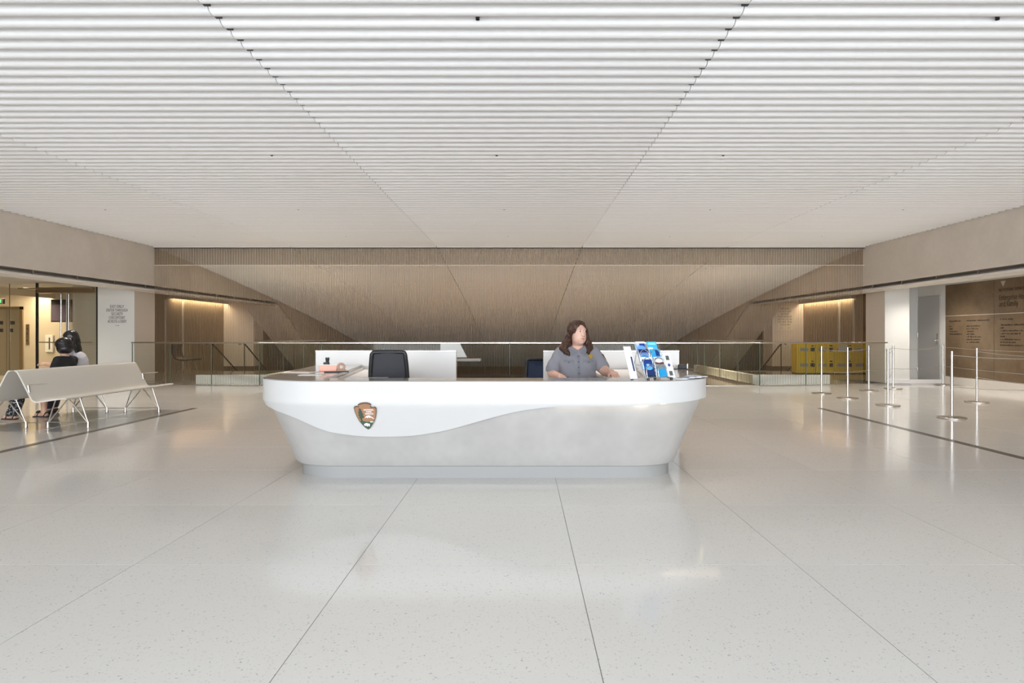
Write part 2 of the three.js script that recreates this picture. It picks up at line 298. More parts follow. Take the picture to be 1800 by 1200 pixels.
  part('cabinet', rbx(-0.12, 0.12, 0.72, 1.26, -0.06, 0, 0.01), M.white, ki); part('slot', bx(0.0, 0.035, 0.80, 1.18, -0.064, -0.06), M.dark, ki);
  const sg = thing('small_notice', 'tan notice plate with faint red print beside the glass doors', 'notice', [-12.8, 0, -19.99]);
  part('plate', bx(-0.19, 0.19, 1.11, 1.26, -0.015, 0), M.tan, sg);
  tag(part(numbered('downlight'), new THREE.CylinderGeometry(0.07, 0.07, 0.02, 20).translate(-14.3, 2.61, -18.2), M.lamp, scene), 'round recessed downlight in the vestibule ceiling', 'light');
  // printed directions on the white pier
  const L = ['EXIT ONLY', 'ENTER THROUGH', 'SECURITY', 'CHECKPOINT', 'ACROSS LOBBY'], ws = [0.36, 0.55, 0.30, 0.42, 0.49];
  const g = L.map((t, i) => text(t, 0.075, 0.002, 'reg', 0.5, ws[i]).translate(0, 1.92 - i * 0.097, 0));
  g.push(bx(-0.05, 0.05, 1.455, 1.462, -0.002, 0)); g.push(text('>', 0.04, 0.002).translate(0.045, 1.44, 0));
  const signText = tag(part(numbered('wall_lettering'), g, mat([0.08, 0.08, 0.08], 0.7), scene), 'dark printed exit directions on the white pier face', 'lettering');
  signText.position.set(-10.58, 0.05, -16.483);
}

// ---------------------------------------------------------------- donor wall, grey door and pier on the other side
{
  const w = structGroup('wall_donor', 'white recess wall that carries the donor panels', 'wall');
  part('wall_face', bx(11.05, 11.3, 0, 2.62, 7.9, 17.6), M.whiteWall, w);
  part('cross_wall', bx(10.1, 11.3, 0, 2.62, 17.6, 17.75), M.whiteWall, w);
  part('base', bx(11.0, 11.05, 0, 0.19, 8.0, 16.42), M.lip, w);
  part('base_shadow_gap', bx(11.02, 11.05, 0.075, 0.085, 8.0, 16.42), M.lip, w);
  const panelTex = noiseTex(256, [5, 14, 50], [132, 112, 88], 20, [1, 1, 0.9]);
  const bronze = mat([0.95, 0.95, 0.95], 0.35, 0.15, { map: panelTex });
  const board = thing('donor_panel', 'brown metal donor wall panels with dark engraved names', 'panel', [11.05, 0, 0]);
  for (const [y0, y1] of [[0.20, 1.745], [1.76, 2.55]]) for (const [d0, d1] of [[14.72, 16.4], [12.6, 14.71], [10.4, 12.59], [8.2, 10.39]]) part('bronze_sheet', metricUV(bx(-0.024, -0.002, y0, y1, d0, d1), 0.5), bronze, board);
  part('pale_joint', bx(-0.018, -0.002, 1.745, 1.76, 8.2, 16.4), M.lip, board);
  const ink = mat([0.03, 0.018, 0.012], 0.6), tx = (g, d, y) => g.rotateY(-Math.PI / 2).translate(-0.0245, y, -d);
  part('donor_name', [tx(text('Enterprise Holdings', 0.115, 0.003, 'reg', 0, 1.02), 14.55, 2.06), tx(text('and Family', 0.115, 0.003, 'reg', 0, 0.55), 14.55, 1.915)], ink, board);
  part('donor_heading', [tx(text('KEYSTONE BENEFACTORS', 0.065, 0.003, 'reg', 0, 1.06), 14.55, 2.265)], ink, board);
  const tri = new THREE.Shape([new THREE.Vector2(0, 0), new THREE.Vector2(0.075, 0.13), new THREE.Vector2(-0.075, 0.13)]);
  part('triangle_emblem', tx(flatExtrude(tri, 0.006), 14.43, 2.37), M.steel, board);
  const listG = [];                                          // names too small to read: rows of short engraved strokes
  for (const [d0, y0, rows] of [[16.25, 1.60, [0.42, 0, 0.10, 0.13, 0.3, 0.45]], [15.62, 1.60, [0.75, 0, 0.46, 0.38, 0.24, 0.26, 0.5, 0.46, 0.44]], [14.52, 1.61, [0.36, 0, 0.72, 0.1, 0.75, 0.58, 0.14, 0.58, 0.46, 0.8]], [13.2, 1.61, [0.4, 0, 0.6, 0.5, 0.66, 0.4, 0.5]]])
    rows.forEach((L, i) => { for (let q = 0; q < L; q += 0.021) if (rnd() > 0.14) { const h = rr(0.016, 0.034); listG.push(tx(bx(q, q + 0.014, 0, h, -0.002, 0), d0, y0 - i * 0.066)); } });
  part('small_engraving', listG, ink, board).userData.kind = 'stuff';
  const door = structGroup('door_2', 'plain grey service door with a lever handle beside the donor panel', 'door');
  part('leaf', rbx(11.015, 11.06, 0.015, 2.31, 16.62, 17.52, 0.004), mat([0.48, 0.475, 0.46], 0.45), door);
  part('handle', [bx(11.0, 11.016, 1.02, 1.30, 16.66, 16.71), rod([11.01, 1.12, -16.685], [10.95, 1.12, -16.685], 0.012), rod([10.955, 1.12, -16.685], [10.955, 1.12, -16.85], 0.012)], M.polished, door);
  for (const y of [0.25, 1.2, 2.2]) part('hinge', rod([11.01, y, -17.53], [11.01, y + 0.12, -17.53], 0.014), M.steel, door);
  part('threshold', bx(11.0, 11.06, 0, 0.014, 16.6, 17.55), M.dark, door);
  // sign on the far pillar
  const sign = thing('wayfinding_sign', 'cream wayfinding notice with dark lines of text on the pillar', 'sign', [10.60, 0, -25.39]);
  part('board', bx(-0.34, 0.34, 1.44, 2.42, -0.012, 0), mat([0.80, 0.74, 0.63], 0.6), sign);
  const rows = ['WELCOME', 'Enter Here to Explore', 'MUSEUM', 'TICKET WINDOWS', 'RIDE TO THE TOP', 'THE ARCH STORE', 'ARCH CAFE'], ww = [0.36, 0.5, 0.3, 0.56, 0.56, 0.56, 0.38];
  part('print', [...rows.map((t, i) => text(t, i === 1 ? 0.05 : 0.062, 0.003, 'reg', 0.5, ww[i]).translate(0, 2.29 - i * 0.108, 0.012)), text('<-     ->', 0.06, 0.003, 'reg', 0.5, 0.4).translate(0, 1.51, 0.012)], mat([0.1, 0.08, 0.06], 0.7), sign);
}

// ---------------------------------------------------------------- recess cove lights beyond the hanging screen
for (const s of [-1, 1]) {
  const xo = s < 0 ? -12.0 : 11.35, n = s < 0 ? 'left' : 'right';
  const cove = thing('cove_light', `warm light cove above the brown recess wall ${s < 0 ? 'behind the bench side railing' : 'above the yellow cabinets'}`, 'light', [0, 0, 0]);
  const xa = s < 0 ? xo + 0.15 : xo - 0.15;
  part('cove_lip', bx(Math.min(xa, xa - s * 0.04), Math.max(xa, xa - s * 0.04), 2.50, 2.619, 21.5, 25.38), M.softCeil, cove);
  part('cove_end', bx(Math.min(xo, xa), Math.max(xo, xa), 2.50, 2.619, 21.44, 21.5), M.softCeil, cove);
  part('light_strip', bx(Math.min(xo, xo - s * 0.05) , Math.max(xo, xo - s * 0.05), 2.57, 2.615, 21.6, 25.35), M.lamp, cove);
  areaLight('cove_area_light', 3.7, 0.08, new THREE.Color().setRGB(1, 0.76, 0.46), 20, [xo - s * 0.09, 2.55, -23.45], [xo - s * 0.09, 0, -23.45], [1, 0, 0]);
}

// ---------------------------------------------------------------- stairs at both sides, down from the balcony
for (const s of [-1, 1]) {
  const st = structGroup('stairs', `stair flight going down beyond the balcony railing, ${s < 0 ? 'bench' : 'stanchion'} side`, 'stairs');
  const xs = s < 0 ? [-10.9, XL - 0.3] : [XR + 0.3, 10.2];
  for (let i = 0; i < 16; i++) part('step', bx(...xs, -0.165 * (i + 1) - 0.2, -0.165 * (i + 1), 22 + i * 0.3, 22.32 + i * 0.3), M.tan, st);
  for (const x of [xs[0] + 0.1, xs[1] - 0.1]) part('handrail', [tube([[x, 0.95, -21.6], [x, 0.95, -22], [x, 0.95 - 0.55 * 2, -24], [x, 0.95 - 0.55 * 4.6, -26.6]], 0.025, 20, 8), ...[0, 2, 4].map(k => rod([x, 0.93 - 0.55 * k, -22 - k], [x, -0.6 * k - 0.3, -22 - k], 0.018))], M.dark, st);
}

// ---------------------------------------------------------------- hanging screen of fine bronze strands across the hall
{
  const pitch = 0.0412, n = Math.floor((XR - XL) / pitch);
  const g = new THREE.BoxGeometry(0.0055, CEIL - 0.005, 0.008).translate(0, (CEIL - 0.005) / 2, 0), gh = new THREE.BoxGeometry(0.021, 0.45, 0.012);
  const sc = thing('strand_screen', 'floor-to-ceiling hanging screen of fine vertical bronze strands', 'screen', [0, 0, -SCRIM_D]);
  const im = new THREE.InstancedMesh(g, M.scrim, n), ih = new THREE.InstancedMesh(gh, M.scrim, n), m4 = new THREE.Matrix4();
  for (let i = 0; i < n; i++) { const x = XL + 0.02 + i * pitch; im.setMatrixAt(i, m4.makeTranslation(x, 0, 0)); ih.setMatrixAt(i, m4.makeTranslation(x + 0.002, 3.245, -0.012)); }
  im.name = 'strands'; ih.name = 'header_strands'; im.userData.kind = ih.userData.kind = 'stuff'; im.castShadow = ih.castShadow = true; sc.add(im); sc.add(ih);
  part('seam_wire', bx(XL + 0.01, XR - 0.01, 3.015, 3.027, -0.006, -0.012), M.scrimSeam, sc);
  part('top_track', bx(XL + 0.01, XR - 0.01, CEIL - 0.03, CEIL - 0.004, -0.03, 0.03), M.carrier, sc);
}

// ---------------------------------------------------------------- glass balcony railing
{
  const rail = thing('glass_railing', 'long frameless glass balcony railing with a steel cap rail', 'railing', [0, 0, 0]);
  const P = [[-10.1, 16.35], [-8.95, 16.05], [-7.75, 15.75], [-6.5, 15.62], [-4.95, 15.62], [-3.4, 15.62], [-1.85, 15.62], [-0.3, 15.62], [1.25, 15.62], [2.8, 15.62], [4.35, 15.62], [5.9, 15.62], [7.1, 15.75], [8.3, 16.05], [9.47, 16.35]];
  const segs = []; for (let i = 0; i + 1 < P.length; i++) segs.push([P[i], P[i + 1]]);
  for (const x of [-6.5, 5.9]) for (let d = 15.62; d < 21.9; d += 1.575) segs.push([[x, d + 0.02], [x, d + 1.575]]);
  segs.push([[-6.5, 21.92], [-9.25, 21.92]], [[5.9, 21.92], [8.63, 21.92]]);
  const H = 1.065;
  for (const [[x0, d0], [x1, d1]] of segs) {
    const L = Math.hypot(x1 - x0, d1 - d0), a = Math.atan2(d1 - d0, x1 - x0);
    const pane = part('glass_pane', new THREE.BoxGeometry(L - 0.012, H - 0.03, 0.014).translate(L / 2, (H - 0.03) / 2 + 0.012, 0), M.railGlass, rail);
    pane.position.set(x0, 0, -d0); pane.rotation.y = a;
    const e = part('pane_edge', new THREE.BoxGeometry(0.01, H - 0.03, 0.017).translate(0, (H - 0.03) / 2 + 0.012, 0), M.glassEdge, rail); e.position.set(x0, 0, -d0); e.rotation.y = a;
    const cap = part('cap_rail', new RoundedBoxGeometry(L + 0.03, 0.035, 0.05, 2, 0.008).translate(L / 2, H, 0), M.steel, rail); cap.position.set(x0, 0, -d0); cap.rotation.y = a;
    const shoe = part('base_shoe', new THREE.BoxGeometry(L, 0.014, 0.03).translate(L / 2, 0.0071, 0), M.steel, rail); shoe.position.set(x0, 0, -d0); shoe.rotation.y = a;
  }
  struct('trim_1', [bx(-8.4, -6.52, 0, 0.23, 16.25, 16.4), bx(-6.72, -6.56, 0, 0.23, 16.4, 21.8)], M.white, 'low white kerb behind the railing on the bench side', 'kerb');
  struct('trim_2', [bx(5.95, 7.95, 0, 0.23, 16.25, 16.4), bx(5.95, 6.1, 0, 0.23, 16.4, 21.8)], M.white, 'low white kerb behind the railing on the stanchion side', 'kerb');
}

// ---------------------------------------------------------------- recessed downlights in the gaps between the ceiling tubes
{
  const warm = new THREE.Color().setRGB(1, 0.89, 0.78), deep = new THREE.Color().setRGB(1, 0.78, 0.54), rosy = new THREE.Color().setRGB(1, 0.82, 0.70), neutral = new THREE.Color().setRGB(1, 0.95, 0.89), PITCH = 0.169, d0 = -REAR + 0.2;
  const spots = [];
  for (const [d, p] of [[1.2, 4], [4.4, 6], [7.9, 10], [11.2, 17], [14.3, 21]]) for (const x of d === 7.9 ? [-7.4, -3.1, -0.31, 2.5, 6.78] : [-7.4, -3.97, -0.31, 3.35, 6.78]) spots.push([x, d, d === 7.9 && Math.abs(x - XC) < 4 ? 14 : p]);
  for (const [d, p] of [[18.5, 135], [23, 40]]) for (const x of [-6, -0.31, 5.4]) spots.push([x, d, p]);
  for (const [x, dd, power] of spots) {
    const d = d0 + (Math.round((dd - d0) / PITCH - 0.5) + 0.5) * PITCH, y = ceilY(d);
    const f = thing('recessed_downlight', 'small black recessed downlight tucked between white ceiling tubes', 'light', [x, y, -d], 0, 'recessed downlights between the ceiling tubes');
    part('housing', new THREE.CylinderGeometry(0.014, 0.014, 0.09, 12, 1, true).translate(0, 0.055, 0), M.dark, f);
    part('lens', new THREE.CylinderGeometry(0.012, 0.012, 0.004, 10).translate(0, 0.085, 0), M.lamp, f);
    const l = new THREE.SpotLight(dd > 16 ? deep : dd < 6 ? neutral : dd < 8 && Math.abs(x - XC) < 4 ? rosy : warm, power, 0, Math.abs(x - XC) > 6.5 && dd < 15 ? 1.05 : 0.78, 1, 2); l.name = 'downlight'; l.position.set(x, y - 0.01, -d); l.target.position.set(x, y - 3, -d); l.castShadow = true; l.shadow.radius = 3; scene.add(l); scene.add(l.target);
  }
}

// ---------------------------------------------------------------- downlights in the flat ceilings of the side recesses
{
  const spots = [[-11.0, 11.4, 'elevator vestibule approach, by the bench'], [-11.6, 14.6, 'ceiling before the vestibule glass doors'], [10.0, 10.6, 'ceiling along the donor panel, entrance end'], [10.0, 13.2, 'ceiling along the donor panel, middle'], [10.1, 15.6, 'ceiling beside the grey service door']];
  for (const [x, d, w] of spots) {
    const f = thing('ceiling_downlight', 'round downlight in the recess ' + w, 'light', [x, 2.62, -d], 0, 'recess ceiling downlights');
    part('trim_ring', new THREE.TorusGeometry(0.06, 0.008, 8, 24).rotateX(Math.PI / 2), M.white, f); part('lens', new THREE.CylinderGeometry(0.052, 0.052, 0.008, 20).translate(0, -0.002, 0), M.lamp, f);
    const l = new THREE.SpotLight(new THREE.Color().setRGB(1, 0.92, 0.82), 14, 0, 1.15, 1, 2); l.name = 'recess_downlight'; l.position.set(x, 2.605, -d); l.target.position.set(x, 0, -d); l.castShadow = true; l.shadow.radius = 3; scene.add(l); scene.add(l.target);
  }
}
// ---------------------------------------------------------------- reception desk
{
  const C = -0.335, HT = 0.885, FRONT = 5.17, R = 0.75, HALF = 1.285, BACK = 8.0;
  // outer outline of the counter, from the back on one side round the front to the back on the other: [x, d, nx, nd]
  const outline = [];
  const flare = 0.115;                                       // the flanks spread towards the back
  const side = sgn => { const a = []; const n = 10; for (let i = 0; i <= n; i++) { const t = i / n, d = FRONT + R * 0.99 + (BACK - FRONT - R * 0.99) * t; const l = Math.hypot(1, flare); a.push([C + sgn * (HALF + R + (d - FRONT - R) * flare), d, sgn / l, -flare / l * 0 - 0.0]); } return a; };
  outline.push(...side(-1).reverse());
  for (let i = 1; i <= 14; i++) { const t = Math.PI / 2 * i / 15; outline.push([C - HALF - R * Math.cos(t), FRONT + R - R * Math.sin(t), -Math.cos(t), -Math.sin(t)]); }
  for (let i = 0; i <= 44; i++) outline.push([C - HALF + 2 * HALF * i / 44, FRONT, 0, -1]);
  for (let i = 14; i >= 1; i--) { const t = Math.PI / 2 * i / 15; outline.push([C + HALF + R * Math.cos(t), FRONT + R - R * Math.sin(t), Math.cos(t), -Math.sin(t)]); }
  outline.push(...side(1));
  const inset = (p, of, os) => { const o = of * p[3] * p[3] + os * p[2] * p[2]; return [p[0] - p[2] * o, p[1] - p[3] * o]; };
  function loft(rows) {                                      // rows[i][j] = [x, y, d]; consecutive rows are joined
    const pos = [], uv = [], idx = [], w = rows[0].length; let acc = rows[0].map(() => 0);
    const run = [0]; for (let j = 1; j < w; j++) run.push(run[j - 1] + Math.hypot(rows[0][j][0] - rows[0][j - 1][0], rows[0][j][2] - rows[0][j - 1][2]));
    rows.forEach((r, i) => r.forEach((p, j) => { pos.push(p[0], p[1], -p[2]); uv.push(run[j], p[1]); }));
    for (let i = 0; i + 1 < rows.length; i++) for (let j = 0; j + 1 < w; j++) { const a = i * w + j, b = a + 1, c = a + w, d = c + 1; idx.push(a, b, c, b, d, c); }
    const g = new THREE.BufferGeometry(); g.setAttribute('position', new THREE.Float32BufferAttribute(pos, 3)); g.setAttribute('uv', new THREE.Float32BufferAttribute(uv, 2)); g.setIndex(idx); g.computeVertexNormals(); return g;
  }
  const wave = [[-3.5, 0.69], [-2.5, 0.685], [-2.36, 0.665], [-2.15, 0.625], [-1.95, 0.575], [-1.774, 0.502], [-1.617, 0.45], [-1.397, 0.415], [-1.176, 0.405], [-0.949, 0.413], [-0.78, 0.436], [-0.607, 0.472], [-0.365, 0.545], [-0.09, 0.623], [0.131, 0.662], [0.317, 0.678], [0.676, 0.681], [1.0, 0.69], [1.286, 0.702], [1.57, 0.712], [1.72, 0.71], [3, 0.71]];
  const hw = x => { let i = 0; while (x > wave[i + 1][0]) i++; const t = (x - wave[i][0]) / (wave[i + 1][0] - wave[i][0]), g = k => wave[Math.max(0, Math.min(wave.length - 1, k))]; const m = (a, b) => (g(b)[1] - g(a)[1]) / (g(b)[0] - g(a)[0]) * (wave[i + 1][0] - wave[i][0]); const m0 = m(i - 1, i + 1), m1 = m(i, i + 2), t2 = t * t, t3 = t2 * t; return (2 * t3 - 3 * t2 + 1) * wave[i][1] + (t3 - 2 * t2 + t) * m0 + (3 * t2 - 2 * t3) * wave[i + 1][1] + (t3 - t2) * m1; };
  const oF = h => h >= 0.70 ? 0 : (0.70 - h) * 0.58, oS = h => h >= 0.70 ? 0 : (0.70 - h) * 0.40;
  const desk = thing('reception_desk', 'boat-shaped white and pale grey reception desk with a wave across its front', 'desk', [0, 0, 0]);
  const stoneTex = noiseTex(256, [3, 8, 21], [176, 174, 171], 13, [1, 1, 1]);
  const bodyMat = mat([1, 1, 1], 0.45, 0, { map: stoneTex });
  const G = 0.045;                                           // the white shell stands off the grey body
  part('grey_body', loft([0.105, 0.12, 0.25, 0.4, 0.55, 0.70, 0.84].map(h => outline.map(p => { const e = h < 0.11 ? 0.02 : 0, [x, d] = inset(p, oF(h) + G + e, oS(h) + G + e); return [x, h, d]; }))), bodyMat, desk);
  part('body_underside', loft([0, 1].map(k => outline.map(p => { const [x, d] = inset(p, oF(0.105) + G + 0.02 + k * 0.12, oS(0.105) + G + 0.02 + k * 0.12); return [x, 0.1045, d]; }))), bodyMat, desk);
  part('toe_kick', loft([0, 0.105].map(h => outline.map(p => { const [x, d] = inset(p, 0.415, 0.33); return [x, h, d]; }))), mat([0.29, 0.29, 0.285], 0.5), desk);
  const shellRows = [];
  const T = 0.022, N = 16;
  const at = (p, h, o) => { const [x, d] = inset(p, oF(h) + o, oS(h) + o); return [x, h, d]; };
  for (let i = 0; i <= N; i++) shellRows.push(outline.map(p => at(p, HT - 0.002 - (HT - 0.002 - hw(p[0])) * i / N, 0)));
  for (let i = N; i >= 0; i -= 4) shellRows.push(outline.map(p => at(p, HT - 0.002 - (HT - 0.002 - hw(p[0])) * i / N, T)));
  part('white_shell', toCreasedNormals(loft(shellRows), 0.6), mat([0.585, 0.585, 0.58], 0.5), desk);
  // light strip tucked under the lip of the shell
  const strip = outline.filter(p => p[0] > 0.25 && p[1] < 6.0);
  part('led_light_strip', loft([0.03, 0.012].map(k => strip.map(p => { const h = hw(p[0]) + 0.012; const [x, d] = inset(p, oF(h) + T + k * 0.6, oS(h) + T + k * 0.6); return [x, h, d]; }))), M.lamp, desk);
  areaLight('desk_strip_light', 1.35, 0.012, new THREE.Color().setRGB(1, 0.82, 0.62), 14, [0.28 + 0.68, 0.70, -(FRONT + 0.034)], [0.28 + 0.68, 0, -(FRONT + 0.034)], [0, 0, -1]);
  // counter: a U of polished stone
  const out = outline.map(p => inset(p, 0.0235, 0.0235)), IN = [[1.42, BACK - 0.03], [1.12, 5.56], [-1.72, 5.56], [-2.02, BACK - 0.03]];
  const out2 = out.filter(p => p[1] < BACK - 0.02);
  const top = part('stone_counter', planExtrude([[out[0][0], BACK - 0.03], ...out2, [out[out.length - 1][0], BACK - 0.03], ...IN], HT - 0.03, HT + 0.004, 0.003), mat([0.30, 0.28, 0.255], 0.12, 0, { ior: 1.6 }), desk);
  // inner panels, lower work surfaces, back panels
  const inner = mat([0.80, 0.79, 0.77], 0.5);
  part('inner_panel', [planExtrude([[-1.70, 5.60], [1.10, 5.60], [1.10, 5.64], [-1.70, 5.64]], 0.13, HT - 0.03), planExtrude([[1.10, 5.62], [1.14, 5.62], [1.44, BACK - 0.04], [1.40, BACK - 0.04]], 0.13, HT - 0.03), planExtrude([[-1.74, 5.62], [-1.70, 5.62], [-2.0, BACK - 0.04], [-2.04, BACK - 0.04]], 0.13, HT - 0.03)], inner, desk);
  part('work_surface', planExtrude([[0.86, 5.65], [1.09, 5.65], [1.38, BACK - 0.06], [0.62, BACK - 0.06], [0.86, 7.2]], 0.80, 0.832, 0.003), M.white, desk);
  part('work_surface', planExtrude([[-1.68, 5.65], [-1.30, 5.65], [-1.50, BACK - 0.06], [-1.98, BACK - 0.06]], 0.80, 0.832, 0.003), M.white, desk);
  for (const [a, b] of [[-2.61, -0.83], [0.275, 1.995]]) {
    const bp = part('back_panel', rbx(a, b, 0, 1.06, BACK - 0.02, BACK + 0.05, 0.004), mat([0.70, 0.70, 0.69], 0.35), desk);
    part('panel_cap', bx(a, b, 1.06, 1.068, BACK - 0.021, BACK + 0.051), M.steel, bp);
  }
  // raised white lettering on the shell
  const letterMat = mat([0.545, 0.545, 0.54], 0.5);
  part('raised_lettering', text('Gateway Arch National Park', 0.078, 0.004, 'bold', 0, 1.37).translate(-1.362, 0.782, -FRONT - 0.0015), letterMat, desk);
  part('raised_lettering', text('Information', 0.056, 0.004, 'bold', 0, 0.375).translate(0.318, 0.806, -FRONT - 0.0015), letterMat, desk);
  // arrowhead emblem
  const em = thing('arrowhead_emblem', 'brown arrowhead park service emblem mounted on the white desk front', 'emblem', [-1.285, 0.598, -(FRONT + (0.70 - 0.598) * 0.58) + 0.006]);
  em.rotation.x = Math.atan(0.58);
  const q = k => k / 375 * 0.105, pt = (x, y) => new THREE.Vector2((x - 660) / 285 * 0.092, -(y - 645) / 375 * 0.138);
  const sh = (a, closed = true) => new THREE.Shape(a.map(p => pt(...p)));
  const arrow = [[660, 1020], [590, 970], [520, 880], [455, 780], [410, 650], [380, 520], [372, 400], [400, 372], [450, 362], [492, 380], [500, 352], [482, 330], [530, 295], [600, 275], [660, 268], [730, 272], [790, 295], [826, 325], [800, 352], [812, 390], [860, 395], [910, 385], [945, 420], [935, 530], [900, 660], [850, 780], [780, 890], [710, 985]];
  const scaleIn = (a, k) => a.map(([x, y]) => [660 + (x - 660) * k, 645 + (y - 645) * k]);
  part('border', new THREE.ExtrudeGeometry(sh(arrow), { depth: 0.008, bevelEnabled: false }), mat([0.13, 0.085, 0.06], 0.5), em);
  const layer = (name, a, z, c) => part(name, new THREE.ExtrudeGeometry(sh(a), { depth: 0.0012, bevelEnabled: false }).translate(0, 0, z), mat(c, 0.5), em);
  layer('brown_field', scaleIn(arrow, 0.93), 0.008, [0.36, 0.19, 0.105]);
  layer('green_ground', [[660, 995], [600, 955], [535, 870], [475, 790], [540, 770], [600, 780], [660, 800], [740, 790], [835, 770], [770, 880], [705, 970]], 0.0092, [0.045, 0.10, 0.065]);
  layer('green_tree', [[520, 410], [560, 450], [545, 480], [580, 510], [560, 540], [600, 575], [575, 600], [610, 670], [560, 680], [545, 700], [545, 790], [505, 790], [505, 700], [470, 690], [485, 640], [455, 610], [480, 570], [465, 530], [495, 490], [490, 440]], 0.0104, [0.05, 0.085, 0.055]);
  layer('white_mountain', [[605, 690], [660, 630], [735, 605], [790, 650], [862, 712], [800, 690], [770, 660], [745, 690], [715, 655], [690, 690], [660, 665]], 0.0104, [0.85, 0.85, 0.85]);
  layer('lake', [[730, 790], [760, 778], [830, 785], [815, 805], [750, 808]], 0.0106, [0.75, 0.78, 0.78]);
  layer('white_bison', [[570, 880], [580, 850], [640, 825], [690, 845], [722, 850], [715, 900], [712, 925], [695, 925], [690, 895], [665, 905], [658, 928], [642, 925], [635, 900], [590, 905]], 0.0106, [0.88, 0.88, 0.88]);
  const p0 = pt(745, 0);
  part('white_lettering', [['NATIONAL', 478, 0.082], ['PARK', 532, 0.045], ['SERVICE', 588, 0.068]].map(([t, y, w]) => text(t, 0.0145, 0.001, 'bold', 0.5, w).translate(p0.x, pt(0, y).y, 0.0094)), mat([0.88, 0.88, 0.88], 0.5), em);
}

// ---------------------------------------------------------------- things on and behind the desk
const CT = 0.889;                                            // counter top
function officeChair(name, label, x, d, turn, seatY, backTop, frameMat, meshMat) {
  const t = thing(name, label, 'chair', [x, 0, -d], turn);
  part('seat', new RoundedBoxGeometry(0.46, 0.07, 0.44, 3, 0.03).translate(0, seatY, 0), frameMat, t);
  const y0 = seatY + 0.08, y1 = backTop, w = 0.175, zz = y => -0.21 - (y - y0) * 0.16;
  const loop = [[-w, y0, zz(y0)], [-w * 1.06, (y0 + y1) / 2, zz((y0 + y1) / 2)], [-w * 0.96, y1 - 0.03, zz(y1)], [-w * 0.8, y1, zz(y1)], [w * 0.8, y1, zz(y1)], [w * 0.96, y1 - 0.03, zz(y1)], [w * 1.06, (y0 + y1) / 2, zz((y0 + y1) / 2)], [w, y0, zz(y0)]];
  part('back_frame', tube(loop, 0.022, 80, 8, true), frameMat, t);
  const g = new THREE.PlaneGeometry(2 * w, y1 - y0, 6, 8).translate(0, (y0 + y1) / 2, 0), p = g.attributes.position;
  for (let i = 0; i < p.count; i++) p.setZ(i, zz(p.getY(i)) - 0.02 * Math.cos(p.getX(i) / w * 1.5));
  g.computeVertexNormals(); part('back_mesh', g, meshMat, t);
  part('back_support', rod([0, seatY - 0.02, -0.12], [0, y0 + 0.1, -0.25], 0.022), frameMat, t);
  for (const s of [-1, 1]) part('armrest', [rod([s * 0.25, seatY, 0], [s * 0.25, seatY + 0.2, 0], 0.014), new RoundedBoxGeometry(0.06, 0.03, 0.24, 2, 0.012).translate(s * 0.25, seatY + 0.21, 0.02)], frameMat, t);
  part('gas_stem', rod([0, 0.1, 0], [0, seatY, 0], 0.026), M.steel, t);
  for (let i = 0; i < 5; i++) { const a = i / 5 * 6.283, leg = part('base_leg', rod([0, 0.11, 0], [Math.cos(a) * 0.29, 0.07, Math.sin(a) * 0.29], 0.022, 0.014), frameMat, t); part('caster', new THREE.CylinderGeometry(0.028, 0.028, 0.03, 12).rotateX(Math.PI / 2).rotateY(-a).translate(Math.cos(a) * 0.29, 0.028, Math.sin(a) * 0.29), M.dark, leg); }
  return t;
}
const blackFrame = mat([0.012, 0.012, 0.014], 0.45), blackMesh = mat([0.035, 0.035, 0.042], 0.75);
officeChair('office_chair', 'black mesh-back office chair standing empty behind the counter', -1.40, 6.75, Math.PI + 0.12, 0.56, 1.09, blackFrame, blackMesh);
officeChair('office_chair', 'navy-blue backed office chair behind the white back panel', 0.30, 8.45, 0.25, 0.48, 0.93, blackFrame, mat([0.012, 0.025, 0.06], 0.7));
officeChair('office_chair', 'black office chair under the seated person in grey shirt', 0.60, 6.86, 0, 0.50, 0.86, blackFrame, blackMesh);

